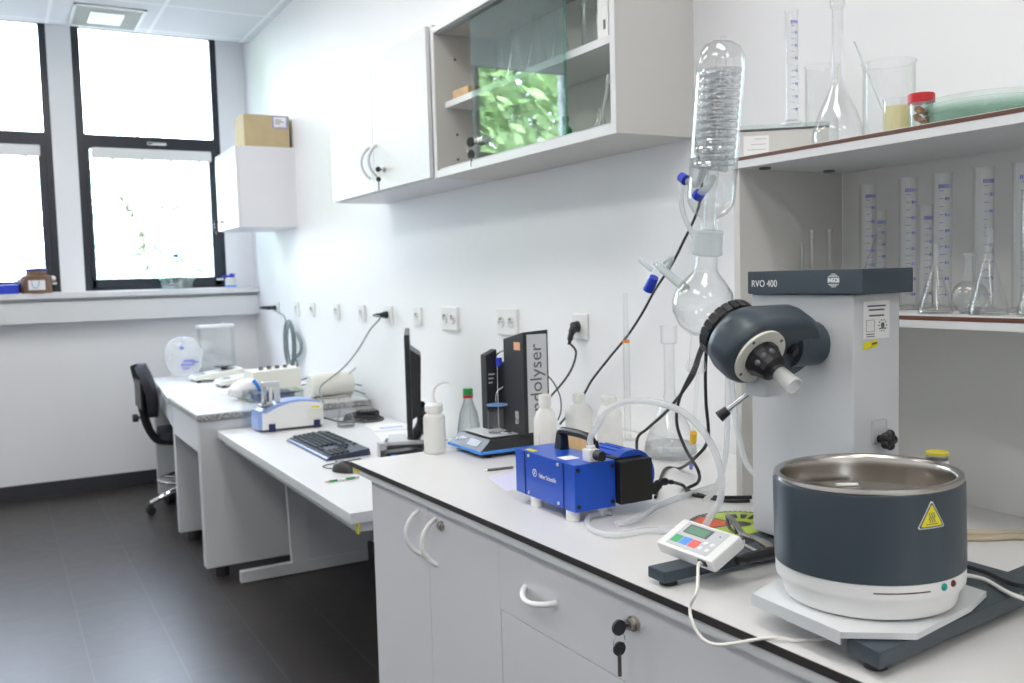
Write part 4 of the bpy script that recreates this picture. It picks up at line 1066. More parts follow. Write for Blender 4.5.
# ------------------------------------------------------------------ density tower instrument
t = Thing('analyser', 'black tower instrument with blue stripe base and silver lettered side panel', 'instrument', (1.24, 2.27, ZT))
M['anth'] = mat('anthracite_housing', (.022, .023, .026), .35)
b = B()
hexa(b, [(1.118, 2.176, .930), (1.375, 2.176, .930), (1.375, 2.374, .930), (1.118, 2.374, .930), (1.150, 2.182, .957), (1.372, 2.182, .960), (1.372, 2.368, .960), (1.150, 2.368, .957)])
bs = t.part('base', b, 'anth')
t.part('blue_stripe', box(B(), 1.114, 1.377, 2.172, 2.378, .9215, .930, .002), 'sky_blue', bs)
t.part('underbody', box(B(), 1.130, 1.370, 2.186, 2.364, ZT+.004, .9213, .002), 'black', bs)
b = B()
for x in (1.15, 1.35):
    for y in (2.20, 2.35): cyl(b, (x, y, ZT), (x, y, ZT+.005), .010)
t.part('feet', b, 'rubber', bs)
sl = axes((1.134, 2.275, .9438), (0, -1, 0), (.032, 0, .027))
t.part('display', box(B(), -.005, .06, -.011, .011, 0, .0008, mx=sl), 'screen_grey', bs)
b = B()
for k in range(3): lathe(b, [(0, .0002), (.005, .0002), (.005, .001), (0, .001)], sl @ Matrix.Translation((-.075+k*.016, -.004+.004*k, 0)), 14)
box(b, -.06, -.03, .004, .008, .0002, .0007, mx=sl)
t.part('buttons', b, 'grey_plastic', bs)
t.part('pan_plate', box(B(), 1.16, 1.30, 2.20, 2.36, .960, .963, .002), 'silver_paint', bs)
b = B(); z0 = .960
hexa(b, [(1.248, 2.163, z0), (1.328, 2.163, z0), (1.328, 2.272, z0), (1.248, 2.272, z0), (1.248, 2.163, 1.245), (1.328, 2.163, 1.249), (1.328, 2.272, 1.226), (1.248, 2.272, 1.222)])
tw = t.part('tower', b, 'anth')
t.part('silver_panel', box(B(), 1.260, 1.323, 2.1615, 2.1632, .968, 1.238, .0005), 'silver_paint', tw)
TM = axes((1.2885, 2.1612, 1.212), (0, 0, 1), (-1, 0, 0))
t.part('lettering', text(B(), 'andolyser', .054, TM, .0008, 'RIGHT', sx=1.0), 'print_grey', tw, smooth=False)
t.part('salmon_sticker', box(B(), 1.2472, 1.2485, 2.178, 2.212, 1.195, 1.217), 'salmon', tw)
b = cyl(B(), (1.2482, 2.2, 1.005), (1.243, 2.2, 1.005), .005); box(b, 1.2455, 1.2482, 2.191, 2.209, .990, 1.026, .003)
t.part('latch', b, 'chrome', tw)
b = box(B(), 1.25, 1.32, 2.2725, 2.317, .9605, 1.155, .002); t.part('rear_column', b, 'black', tw)
b = B(); hexa(b, [(1.215, 2.318, z0), (1.25, 2.318, z0), (1.25, 2.35, z0), (1.215, 2.35, z0), (1.215, 2.318, 1.175), (1.25, 2.318, 1.19), (1.25, 2.35, 1.19), (1.215, 2.35, 1.175)])
ar = t.part('side_plate', b, 'anth')
b = B()
for k in range(3): box(b, 1.222, 1.242-.004*k, 2.317, 2.3182, 1.118-.012*k, 1.122-.012*k)
t.part('plate_print', b, 'grey_plastic', ar)
t.part('blue_clip', cyl(B(), (1.245, 2.295, 1.145), (1.245, 2.295, 1.168), .009), 'blue')
t.part('ring_holder', lathe(B(), [(.012, 0), (.030, 0), (.030, .003), (.012, .003)], Matrix.Translation((1.21, 2.25, 1.04)), 32, True), 'clear_blue')
t.part('glass_cup', vessel(B(), [(0, 0), (.022, 0), (.023, .004), (.023, .062), (.0245, .064)], .001, Matrix.Translation((1.205, 2.25, .9635))), 'glass')
b = tube(B(), [(1.250,2.361,1.122), (1.250,2.340,1.158), (1.260,2.315,1.182), (1.270,2.285,1.189)], .0022, 8)
tube(b, [(1.240,2.311,1.040), (1.240,2.303,1.069), (1.250,2.285,1.085), (1.250,2.255,1.096), (1.250,2.253,1.122)], .0018, 8)
t.part('bent_tubes', b, 'chrome')
t.part('pan_weight', lathe(B(), [(0, .9637), (.014, .9637), (.014, .968), (0, .968)], Matrix.Translation((1.225, 2.225, 0)), 20), 'chrome')

plug_cord('power_cable', 'short black plug and cord dropping from the socket to the black tower', 2.55, 'rubber', [(1.660,2.528,1.144), (1.640,2.523,1.093), (1.600,2.517,1.050), (1.520,2.452,1.025), (1.420,2.331,1.021)], .0037, 'black', (-.25, 0, -1), .06)
cord('thin black lead curving out behind the black tower', [(1.450,2.365,1.094), (1.500,2.412,1.064), (1.520,2.411,1.022), (1.500,2.375,0.984), (1.480,2.362,0.957)], .0022)

# ------------------------------------------------------------------ bottles and glass on the counter
t = Thing('wash_bottle', 'white plastic wash bottle with bent spout beside the computer screen', 'bottle', (1.075, 2.335, ZT))
wm = Matrix.Translation((1.060, 2.345, ZT)) @ Matrix.Diagonal((.94, .94, .84, 1))
t.part('body', lathe(B(), [(0, 0), (.030, 0), (.033, .004), (.033, .115), (.030, .126), (.022, .132), (.022, .138), (0, .138)], wm, 40), 'milky')
t.part('cap', lathe(B(), [(0, .1385), (.027, .1385), (.027, .160), (.022, .166), (.008, .168), (.006, .178), (0, .178)], wm, 32), 'white_plastic')
t.part('spout', tube(B(), [wm @ V((0, 0, .175)), wm @ V((0, 0, .205)), wm @ V((.012, -.006, .226)), wm @ V((.035, -.02, .232)), wm @ V((.05, -.03, .222))], [.004, .004, .0035, .003, .0025], 8), 'milky')
t = Thing('drink_bottle', 'clear plastic bottle with green and red cap seen behind the black tower instrument', 'bottle', (1.335, 2.68, .7102))
wm = Matrix.Translation((1.335, 2.68, .7102)) @ Matrix.Diagonal((1.22, 1.22, 1.90, 1))
t.part('body', vessel(B(), [(0, .004), (.022, 0), (.0315, .006), (.0325, .03), (.0305, .045), (.0325, .06), (.0325, .095), (.0305, .105), (.024, .130), (.0155, .145), (.0125, .151), (.0125, .1585)], .0008, wm), 'pet')
t.part('water', lathe(B(), [(0, .005), (.030, .006), (.0312, .03), (.0295, .045), (.0312, .055), (0, .055)], wm, 36), 'pet')
wm = Matrix.Translation((1.335, 2.68, .7102))
t.part('cap', lathe(B(), [(0, .305), (.0165, .305), (.0165, .324), (.015, .327), (0, .327)], wm, 24), 'green')
t.part('cap_ring', lathe(B(), [(.0156, .296), (.0168, .296), (.0168, .3045), (.0156, .3045)], wm, 24, True), 'red')
def white_bottle(x, y, r, h, label, m, neck=.45, cap=True):
    t = Thing('plastic_bottle', label, 'bottle', (x, y, ZT), group='milky plastic bottles behind the pump')
    wm = Matrix.Translation((x, y, ZT))
    t.part('body', lathe(B(), [(0, 0), (r*.93, 0), (r, .005), (r, h*.30), (r*.97, h*.31), (r*.97, h*.58), (r, h*.60), (r*.96, h*.68), (r*.75, h*.77), (r*neck, h*.82), (r*neck, h*.86), (0, h*.86)], wm, 36), m)
    t.part('cap', lathe(B(), [(0, h*.865), (r*neck*1.22, h*.865), (r*neck*1.22, h*.98), (r*neck*1.1, h), (0, h)], wm, 28), m)
    return t, wm
t, wm = white_bottle(1.192, 1.962, .0295, .190, 'milky dispensing bottle with raised ribs just behind the pump handle', 'milky')
b = B()
for k in range(16):
    a = 2*pi*k/16; box(b, -.0015, .0015, -.0012, .0012, .02, .095, mx=wm @ Matrix.Translation((.0292*cos(a), .0292*sin(a), 0)) @ Matrix.Rotation(a+pi/2, 4, 'Z'))
t.part('ribs', b, 'milky')
white_bottle(1.43, 2.17, .040, .152, 'pale shouldered bottle standing behind the wooden block', 'milky_clear', .36)
white_bottle(1.475, 2.085, .036, .150, 'faint milky bottle under the hose arch nearest the wall', 'milky_clear', .5)
single('wooden_block', box(B(), 1.27, 1.295, 1.895, 2.00, ZT+.0002, 1.0, .002), 'wood', 'light wooden block standing behind the pump handle', 'block', (1.28, 1.95, ZT))
t = Thing('volumetric_flask', 'large clear flask with long neck on the counter behind the blue motor', 'flask', (1.53, 1.905, ZT))
wm = Matrix.Translation((1.535, 1.895, ZT))
t.part('glass_body', vessel(B(), [(0, .004), (.05, 0), (.066, .004), (.070, .016), (.066, .04), (.050, .085), (.030, .125), (.018, .155), (.0145, .18), (.0145, .30), (.0215, .302), (.0215, .345), (.023, .348)], .0018, wm, 44), 'glass')
t.part('water', lathe(B(), [(0, .006), (.05, .004), (.0655, .012), (.0675, .018), (.0645, .038), (0, .038)], wm, 44), 'pet')
t = Thing('glass_pipette', 'tall slim glass tube with orange mark standing against the wall', 'pipette', (1.64, 2.23, ZT))
px, py = 1.60, 2.17
t.part('tube', lathe(B(), [(.009, 0), (.010, 0), (.010, .28), (.0075, .30), (.006, .43), (.0045, .43), (.006, .30), (.0085, .28)], Matrix.Translation((px, py, ZT)), 20, True), 'glass')
t.part('orange_mark', lathe(B(), [(.0101, .285), (.0108, .285), (.0108, .293), (.0101, .293)], Matrix.Translation((px, py, ZT)), 20, True), 'orange')
t.part('base', lathe(B(), [(0, 0), (.03, 0), (.03, .004), (.0105, .010), (.0105, .014), (0, .014)], Matrix.Translation((px, py, ZT-.0001)), 28), 'glass')
t = Thing('glass_pipette', 'thin glass pipette with yellow band standing under the receiving bulb', 'pipette', (1.30, 1.62, ZT))
q0, q1 = V((1.467,1.734,0.912)), V((1.380,1.602,1.171))
t.part('tube', tube(B(), [q0, q0.lerp(q1, .3), q1], [.0035, .0045, .0045], 10, smooth=False), 'glass')
qa, qb = q0.lerp(q1, .30), q0.lerp(q1, .40)
t.part('yellow_band', cyl(B(), qa, qb, .0085), mat('amber_band', (.85, .5, .02), .4))
t.part('blue_tip', cyl(B(), q0.lerp(q1, .02), q0.lerp(q1, .14), .0048), 'ink')
t = Thing('pen', 'thin grey pen lying on the worktop left of the pump', 'pen', (1.097,2.032,0.914))
a_, c2 = V((1.060,2.033,0.913)), V((1.130,2.025,0.913))
t.part('barrel', cyl(B(), a_, c2, .0033), 'print_grey'); t.part('tip', cyl(B(), a_, a_+(a_-c2).normalized()*.010, .0033, .0006), 'chrome')
pz = .9104
b = prism(B(), [tuple(V((1.027,1.961,0.910)))[:2], tuple(V((1.118,2.008,0.910)))[:2], tuple(V((1.079,1.843,0.910)))[:2], tuple(V((0.996,1.816,0.910)))[:2]], .9101, .9106)
single('paper_sheet', b, 'paper_lilac', 'lilac sheet of paper partly under the blue pump', 'paper', (1.045,1.870,0.910))

# ------------------------------------------------------------------ glassware on the shelves
def grad(r, h, n, rb=None):
    """graduated cylinder prototype standing at the origin"""
    o = bpy.data.objects.new('measuring_cylinder', None); C.objects.link(o); o.empty_display_size = .03
    link('glass_tube', vessel(B(), [(0, .008), (r, .008), (r, h-.003), (r*1.12, h)], .0013, None, 32), 'glass', o)
    rb = rb or r*1.75
    link('foot', lathe(B(), [(0, 0), (rb, 0), (rb, .004), (r*1.05, .0085), (0, .0085)], None, 6), 'glass', o, angle=10)
    b = B()
    for k in range(n):
        z = .03 + (h-.065)*k/(n-1); w_ = .7 if k % 5 == 0 else .4; a0 = -2.6
        for s in range(5):
            a = a0 + w_*s/5; a2 = a0 + w_*(s+1)/5; R_ = r+.0003
            v = [b.verts.new((R_*cos(x), R_*sin(x), zz)) for x, zz in ((a, z), (a2, z), (a2, z+.0011), (a, z+.0011))]; b.faces.new(v)
            v = [b.verts.new(((r+.0001)*cos(x), (r+.0001)*sin(x), zz)) for x, zz in ((a, z), (a2, z), (a2, z+.0011), (a, z+.0011))]; b.faces.new(list(reversed(v)))
        if k % 2 == 0:
            for s in range(2):
                a = -2.05 + s*.28
                v = [b.verts.new(((r+.0003)*cos(x), (r+.0003)*sin(x), zz)) for x, zz in ((a, z-.0028), (a+.2, z-.0028), (a+.2, z+.0032), (a, z+.0032))]; b.faces.new(v)
    for s in range(8):
        a = -2.7 + s*.16
        v = [b.verts.new(((r+.0003)*cos(x), (r+.0003)*sin(x), zz)) for x, zz in ((a, h-.030), (a+.11, h-.030), (a+.11, h-.0225), (a, h-.0225))]; b.faces.new(v)
    link('scale_marks', b, 'ink', o, smooth=False)
    return o
Z2, Z1 = 1.3122, 1.6342
g0 = grad(.0175, .257, 14); g0.location = (1.60, 1.319, Z2); tag(g0, 'tall measuring cylinder on the lower shelf nearest the dark corner seam', 'measuring cylinder', 'measuring cylinders on the lower shelf')
gl = [((1.565, 1.195), 'measuring cylinder second from the seam on the lower shelf, above the slate cap end'),
      ((1.56, 1.118), 'measuring cylinder third from the corner seam, behind the first conical flask'),
      ((1.55, 1.028), 'measuring cylinder fourth from the corner seam, behind the second conical flask'),
      ((1.55, .955), 'measuring cylinder at the right edge of the photo on the lower shelf')]
for (x, y), l in gl: dup(g0, (x, y, Z2), l, random.uniform(-.25, .25))
g1_ = grad(.0145, .205, 12); g1_.location = (1.655, 1.335, Z2); tag(g1_, 'shorter measuring cylinder close behind the first tall one', 'measuring cylinder', 'measuring cylinders on the lower shelf')
dup(g1_, (1.625, 1.20, Z2), 'shorter measuring cylinder behind the second tall one')
dup(g1_, (1.49, .905, Z2), 'shorter measuring cylinder beside the last conical flask')
g2_ = grad(.0135, .236, 14, .0215); tag(g2_, 'slim measuring cylinder with blue scale on the green glass sheet, upper shelf', 'measuring cylinder')
def flask(x, y, r, h, rn, label, z=Z2, kind='conical'):
    o = single('conical_flask' if kind == 'conical' else 'volumetric_flask', vessel(B(), conical(r, h, rn) if kind == 'conical' else volumetric(r, h, rn), .0014, None, 36), 'glass', label, 'flask', (0, 0, 0), 'small flasks on the lower shelf' if z == Z2 else None)
    o.location = (x, y, z); return o
flask(1.455, 1.055, .029, .125, .0062, 'small conical flask with thin neck beside the evaporator cap, lower shelf')
flask(1.455, .955, .031, .150, .0065, 'middle conical flask of the lower shelf with tall thin neck')
flask(1.455, .872, .029, .160, .0065, 'conical flask at the right photo edge on the lower shelf')
flask(1.475, 1.003, .030, .105, .008, 'round-bodied flask between two conical flasks on the lower shelf', kind='vol')
flask(1.55, 1.424, .020, .168, .0052, 'thin-necked flask showing above the slate cap, nearer the upright', kind='vol')
flask(1.56, 1.385, .022, .168, .0055, 'thin-necked flask above the slate cap, nearer the emblem', kind='vol')
single('glass_rod', cyl(B(), (1.55, 1.541-.09, Z2), (1.55, 1.452, 1.452), .003), 'joint_glass', 'short glass rod standing alone near the upright behind the slate cap', 'rod', (1.55, 1.451, Z2))
r0, r1 = V((1.675, 1.42, Z2+.001)), V((1.685, 1.365, 1.47))
single('glass_rod', cyl(B(), r0, r1, .0028), 'joint_glass', 'glass rod leaning beside the first measuring cylinder on the lower shelf', 'rod', tuple(r0))

# upper shelf
a_ = V((-.77, .64, 0)).normalized(); n_ = V((.64, .77, 0)).normalized()
cc = V((1.489, 1.449, Z1)); kx = axes(cc, n_, a_)   # local x depth away from the room, y along the box
t = Thing('flat_carton', 'flat white carton with paper label lying askew on the upper shelf', 'box', tuple(cc))
t.part('carton', box(B(), -.03, .03, -.09, .09, .0003, .056, .002, mx=kx), 'cream_board')
lb = t.part('paper_label', box(B(), -.0306, -.0302, .030, .082, .006, .046, mx=kx), 'paper')
b = B()
for k in range(3): box(b, -.0309, -.0306, .036, .075-.008*k, .016+k*.011, .018+k*.011, mx=kx)
t.part('label_print', b, 'grey_plastic', lb)
t.part('shadow_strip', box(B(), -.032, .032, -.092, .092, .056, .0595, .001, mx=kx), 'print_grey')  # dark strip painted in as the shadow gap under the glass sheet
single('glass_sheet', box(B(), -.033, .034, -.093, .093, .0598, .0678, .001, mx=kx), 'glass_green', 'greenish glass sheet lying on the flat white carton', 'glass sheet', tuple(cc + V((0, 0, .0598))))
g2_.location = (1.497, 1.428, Z1+.0680); g2_.rotation_euler = (0, 0, .2)
def beaker(r, h, label, loc, spout=True):
    o = single('beaker', vessel(B(), [(0, 0), (r*.92, 0), (r, .006), (r, h-.004), (r*1.07, h)], .0016, None, 40), 'glass', label, 'beaker', (0, 0, 0), 'beakers on the upper shelf'); o.location = loc; return o
beaker(.036, .21, 'clear beaker behind the big flask, next to the measuring cylinder', (1.635, 1.482-.01, Z1))
t = Thing('volumetric_flask', 'big clear flask with very long neck on the upper shelf', 'flask', (1.452, 1.268, Z1))
t.part('glass_body', vessel(B(), [(0, .003), (.035, 0), (.046, .004), (.0485, .016), (.046, .034), (.037, .062), (.024, .090), (.0145, .112), (.0105, .132), (.0105, .262), (.014, .264), (.014, .300), (.0155, .302)], .0016, Matrix.Translation((1.452, 1.268, Z1)), 44), 'glass')
beaker(.050, .172, 'wide clear beaker standing behind the yellow one', (1.60, 1.268, Z1))
t = Thing('beaker', 'small beaker of pale yellow contents beside the red-lidded jar', 'beaker', (1.44, 1.128, Z1), group='beakers on the upper shelf')
bm_ = Matrix.Translation((1.44, 1.125, Z1))
t.part('glass_body', vessel(B(), [(0, 0), (.0215, 0), (.0228, .004), (.0228, .060), (.0240, .063)], .0012, bm_), 'glass')
t.part('yellow_contents', lathe(B(), [(0, .003), (.0205, .003), (.0212, .006), (.0212, .050), (0, .050)], bm_, 32), 'yellow_liquid')
single('glass_rod', cyl(B(), V((1.474, 1.155, Z1+.001)), V((1.505, 1.272, Z1+.205)), .0024), 'joint_glass', 'glass rod leaning left in front of the wide beaker', 'rod', (1.474, 1.155, Z1))
t = Thing('specimen_jar', 'small clear jar with red lid and brown contents on the upper shelf', 'jar', (1.435, 1.07, Z1))
jm = Matrix.Translation((1.435, 1.07, Z1))
t.part('glass_body', vessel(B(), [(0, 0), (.018, 0), (.0195, .003), (.0195, .046)], .0012, jm), 'acrylic')
t.part('red_lid', lathe(B(), [(0, .0465), (.0225, .0465), (.0225, .060), (.021, .0625), (0, .0625)], jm, 32), 'red')
b = B()
for k in range(9): ball(b, jm @ V((random.uniform(-.009, .009), random.uniform(-.009, .009), .008+k*.0035)), random.uniform(.0055, .008), (1, 1, .8), 10, 8)
t.part('brown_contents', b, 'contents')
for k, (r, l) in enumerate(((.105, 'green glass dish at the bottom of the stack on the upper shelf'), (.106, 'second green glass dish up in the stack on the upper shelf'),
                (.106, 'third glass dish up, with the darker rim, in the stack'), (.107, 'topmost clear glass dish of the stack on the upper shelf'))):
    o = single('glass_dish', lathe(B(), [(0, 0), (r*.80, 0), (r*.93, .006), (r, .019), (r-.002, .019), (r*.92, .0085), (r*.79, .003), (0, .003)], None, 56), 'glass_green', l, 'dish', (0, 0, 0), 'stacked glass dishes')
    o.location = (1.515, .995, Z1+.0002+k*.0088)

plug_cord('power_cable', 'long grey cord arching from the sixth socket down to the desk device', 4.24, 'grey_cord',
          [(1.620,4.174,1.214), (1.620,4.315,1.151), (1.620,4.500,1.041), (1.620,4.711,0.943), (1.483,4.520,0.910), (1.412,4.500,0.862), (1.40, 4.42, .80)], .0042, 'black', (-1, .2, 0), .05)
t = Thing('power_cable', 'coiled grey cord hanging from the furthest wall socket', 'cable', (1.66, 6.26, 1.22))
e = V((XW-.0155, 6.28, 1.225))
b = cyl(B(), e, e+V((-.03, 0, 0)), .018, .014); tube(b, [e+V((-.03, 0, 0)), e+V((-.07, .02, .003)), e+V((-.10, .03, .004))], [.014, .011, .008], 10); t.part('plug', b, 'black')
b = tube(B(), [e+V((-.025, -.01, -.01)), (1.660,5.996,1.177), (1.660,5.960,1.113)], .004, 8)
for k in range(5):
    o_ = .004*k; cpt = [V((1.660,5.885,0.998)) + V((-.012*sin(k*1.3), (.105-o_)*cos(a)*1.0, (.155-o_*1.3)*sin(a))) for a in [2*pi*i/14 for i in range(14)]]
    tube(b, cpt, .0055, 8, 3, closed=True)
t.part('coil', b, 'grey_cord')
b = tube(B(), [(1.675,5.790,1.073), (1.675,5.690,1.014), (1.675,5.721,0.949), (1.675,5.861,0.908)], .012, 8); t.part('tied_end', b, 'grey_cord')
t.part('tail', tube(B(), [(1.670,5.886,0.926), (1.670,5.779,0.888), (1.670,5.785,0.849)], .007, 8), 'grey_cord')

# ------------------------------------------------------------------ desk items
ZD = .7103
t = Thing('computer_screen', 'black flat screen on silver stand seen edge-on at the desk end', 'monitor', (1.36, 3.28, ZD))
dirv = V((.395, .919, 0)).normalized(); nrm = V((-dirv.y, dirv.x, 0))
sm = axes((1.305, 3.105, 1.005), dirv, (0, 0, 1))     # local z faces the wall side
flip = 1 if (sm.to_3x3() @ V((0, 0, 1))).dot(nrm) > 0 else -1
t.part('housing', box(B(), 0, .47, -.19, .19, -.010, .010, .004, mx=sm), 'black')
t.part('display', box(B(), .015, .455, -.165, .175, flip*.0102-.0005, flip*.0102+.0005, mx=sm), 'screen_grey')
b = hexa(B(), [sm @ V(c) for c in ((.10, -.14, -flip*.008), (.37, -.14, -flip*.008), (.37, .13, -flip*.008), (.10, .13, -flip*.008), (.12, -.12, -flip*.042), (.35, -.12, -flip*.042), (.35, .10, -flip*.050), (.12, .10, -flip*.050))])
t.part('back_cover', b, 'black')
q = sm @ V((.235, -.10, -flip*.04)); fq = V((1.455, 3.44, ZD+.035))
b = tube(B(), [q, q.lerp(fq, .5)+V((.02, -.01, 0)), fq], [.022, .02, .024], 12); t.part('stand_neck', b, 'black')
b = box(B(), -.10, .11, -.10, .10, 0, .022, .006, mx=axes((1.455, 3.475, ZD+.0005), dirv, nrm)); t.part('stand_foot', b, 'black')
b = box(B(), -.085, .095, -.085, .085, .0222, .040, .005, mx=axes((1.455, 3.475, ZD), dirv, nrm)); t.part('stand_cover', b, 'silver_paint')
t.part('screen_cord', tube(B(), [q+V((0, .05, -.02)), q+V((.02, .04, -.10)), q+V((.06, .05, -.17)), q+V((.12, .1, -.18))], .004, 8), 'rubber')
t = Thing('docking_box', 'low black and silver box at the counter end in front of the screen', 'box', (1.34, 3.29, ZD))
b = box(B(), 1.268, 1.42, 3.255, 3.32, ZD, ZD+.030, .003); t.part('housing', b, 'black')
t.part('silver_front', box(B(), 1.268, 1.30, 3.322, 3.355, ZD, ZD+.058, .003), 'silver_paint')
t.part('blue_label', box(B(), 1.285, 1.305, 3.2542, 3.2552, ZD+.006, ZD+.022), 'sky_blue')
# keyboard
kbd = V((0.0, -1, 0)); ko = V((1.088, 3.94, ZD))
t = Thing('keyboard', 'black and blue computer keyboard lying on the desk', 'keyboard', (1.17, 3.68, ZD))
kl, kw = .545, .175
km = axes(ko, V((.003, -1, 0)), V((1, .09, .0)))
b = hexa(B(), [km @ V(c) for c in ((0, 0, .001), (kl, 0, .001), (kl, kw, .001), (0, kw, .001), (.003, .003, .016), (kl-.003, .003, .016), (kl-.003, kw-.003, .030), (0.003, kw-.003, .030))])
if km.to_3x3() @ V((0, 0, 1)) @ V((0, 0, 1)) < 0: b.free(); km = axes(ko + V((kl*.003, -kl, 0)), V((-.003, 1, 0)), V((1, .09, 0))); b = B()
M['key_case2'] = M['key_case']
def kpt(x, y, z): return V((ko.x + y, ko.y - x + y*.09, ko.z + z))
b = hexa(B(), [kpt(0, 0, .001), kpt(kl, 0, .001), kpt(kl, kw, .001), kpt(0, kw, .001), kpt(.003, .003, .014), kpt(kl-.003, .003, .014), kpt(kl-.003, kw-.003, .026), kpt(.003, kw-.003, .026)])
t.part('case', b, 'key_case')
b = hexa(B(), [kpt(0, -.012, .001), kpt(kl, -.012, .001), kpt(kl, -.0005, .001), kpt(0, -.0005, .001), kpt(.003, -.009, .008), kpt(kl-.003, -.009, .008), kpt(kl-.003, -.0005, .012), kpt(.003, -.0005, .012)])
t.part('palm_strip', b, mat('palm_strip_blue', (.07, .10, .22), .4))
KM = bpy.data.meshes
def keyrow(x0, n, pitch, y, wd=None):
    for k in range(n):
        w_ = wd or pitch-.003; xa = x0 + k*pitch; zb = .014 + .012*(y/kw)
        yield [kpt(xa, y, zb), kpt(xa+w_, y, zb), kpt(xa+w_, y+.0155, zb+.001), kpt(xa, y+.0155, zb+.001),
               kpt(xa+.002, y+.002, zb+.0075), kpt(xa+w_-.002, y+.002, zb+.0075), kpt(xa+w_-.002, y+.0135, zb+.0085), kpt(xa+.002, y+.0135, zb+.0085)]
cells = []
for r in range(5):
    if r == 0: cells += list(keyrow(.012, 3, .023, .014)) + list(keyrow(.083, 1, .14, .014)) + list(keyrow(.226, 4, .0275, .014))
    else: cells += list(keyrow(.012, 13, .0252, .014+r*.0205))
cells += list(keyrow(.012, 12, .0273, .014+5*.0225))
for r in range(3): cells += list(keyrow(.352, 3, .0205, (.014, .117-.0205, .117)[r] if r else .014))
for r in range(5): cells += list(keyrow(.428, 4, .0265, .014+r*.0205))
for c in cells[:98]: t.part('key', hexa(B(), c), 'key_dark')
b = B()
for k in range(7): box(b, ko.x+kw-.022, ko.x+kw-.006, ko.y-.06-k*.055, ko.y-.03-k*.055, ko.z+.0245, ko.z+.030, .002)
t.part('media_keys', b, 'black')
b = B()
for x in (.03, kl-.03): hexa(b, [kpt(x-.012, kw-.02, .0), kpt(x+.012, kw-.02, .0), kpt(x+.012, kw-.012, 0), kpt(x-.012, kw-.012, 0), kpt(x-.012, kw-.02, .02), kpt(x+.012, kw-.02, .02), kpt(x+.012, kw-.008, .02), kpt(x-.012, kw-.008, .02)])
t.part('tilt_foot', b, 'black')
# mouse
t = Thing('mouse', 'black computer mouse beside the green pencil', 'mouse', (1.075, 3.16, ZD))
b = B(); bmesh.ops.create_uvsphere(b, u_segments=28, v_segments=18, radius=1)
for v in b.verts:
    z = max(v.co.z, -.02); v.co = V((.055*v.co.x, .033*v.co.y*(1+.08*v.co.x), .038*z*(1-.18*v.co.x)))
mm = axes((1.075, 3.17, ZD+.001), (.55, -.83, 0), (.83, .55, 0))
bmesh.ops.transform(b, matrix=mm, verts=b.verts)
t.part('shell', b, 'black')
t.part('wheel', cyl(B(), mm @ V((-.035, -.003, .0285)), mm @ V((-.035, .003, .0285)), .008), 'key_case')
t.part('mouse_cord', tube(B(), [mm @ V((-.054, 0, .006)), mm @ V((-.09, .01, .003)), mm @ V((-.13, .05, .003)), (1.20, 3.35, ZD+.003)], .002, 6), 'rubber')
t = Thing('pencil', 'green pencil lying at the front of the desk by the mouse', 'pencil', (1.015,3.030,0.715))
q0, q1 = V((0.967,3.027,0.715)), V((1.077,3.033,0.715)); dv = (q1-q0).normalized()
t.part('barrel', cyl(B(), q0, q1-dv*.016, .0038, n=6), 'green')
t.part('tip', cyl(B(), q0, q0-dv*.016, .0038, .0005, n=12), 'wood'); t.part('eraser_end', cyl(B(), q1-dv*.016, q1, .0038, n=12), 'grey_plastic')
t.part('white_print', cyl(B(), q0+dv*.03, q0+dv*.06, .0040, n=6), 'print_white')
b = B(); prism(b, [(1.40, 3.62), (1.62, 3.55), (1.68, 3.82), (1.46, 3.90)], ZD, ZD+.002)
single('paper_sheet', b, 'paper', 'white sheet of paper on the desk in front of the screen', 'paper', (1.54, 3.72, ZD))
t = Thing('document', 'white paper with blue heading lying on the desk near the wall', 'paper', (1.58, 4.0, ZD))
t.part('sheet', prism(B(), [(1.47, 3.92), (1.66, 3.90), (1.68, 4.08), (1.50, 4.12)], ZD, ZD+.003), 'paper')
t.part('blue_heading', prism(B(), [(1.52, 3.96), (1.63, 3.945), (1.635, 3.985), (1.525, 4.0)], ZD+.0031, ZD+.0035), 'pale_blue')
# spectrophotometer
t = Thing('spectrometer', 'white bench spectrometer with pale blue curved shell at the desk end', 'instrument', (1.19, 4.28, ZD))
arch = [(1.048, ZD+.012), (1.336, ZD+.012), (1.336, ZD+.108), (1.318, ZD+.118)] + [(1.318-.25*k/10, ZD+.118+.022*sin(pi*(k/10)*.75+.5)-.010-.030*(k/10)**3) for k in range(1, 11)] + [(1.05, ZD+.090)]
fm = Matrix(((1, 0, 0, 0), (0, 0, -1, 0), (0, 1, 0, 0), (0, 0, 0, 1)))
t.part('front_cover', prism(B(), arch, -4.236, -4.221, fm, .002), 'white_plastic')
sh = [(1.030 + (x-1.048)*1.03, z+.010 if z > ZD+.05 else z) for x, z in arch]
t.part('blue_shell', prism(B(), sh, -4.36, -4.237, fm, .002), 'pale_blue')
b = box(B(), 1.075, 1.105, 4.214, 4.23, ZD+.002, ZD+.038, .002); box(b, 1.287, 1.317, 4.214, 4.23, ZD+.002, ZD+.038, .002)
t.part('corner_feet', b, 'navy')
b = box(B(), 1.05, 1.33, 4.24, 4.35, ZD, ZD+.012); t.part('base', b, 'print_grey')
t.part('cream_sticker', box(B(), 1.262, 1.33, 4.2195, 4.2212, ZD+.045, ZD+.088), 'cream_plastic')
t.part('yellow_sticker', box(B(), 1.28, 1.315, 4.2195, 4.2212, ZD+.093, ZD+.103), 'yellow')
t = Thing('sample_press', 'chrome sample clamp standing on top of the spectrometer', 'clamp', (1.08, 4.26, ZD+.10))
zt = ZD+.111
b = box(B(), 1.048, 1.11, 4.245, 4.30, zt+.0, zt+.018, .003); t.part('base', b, 'chrome')
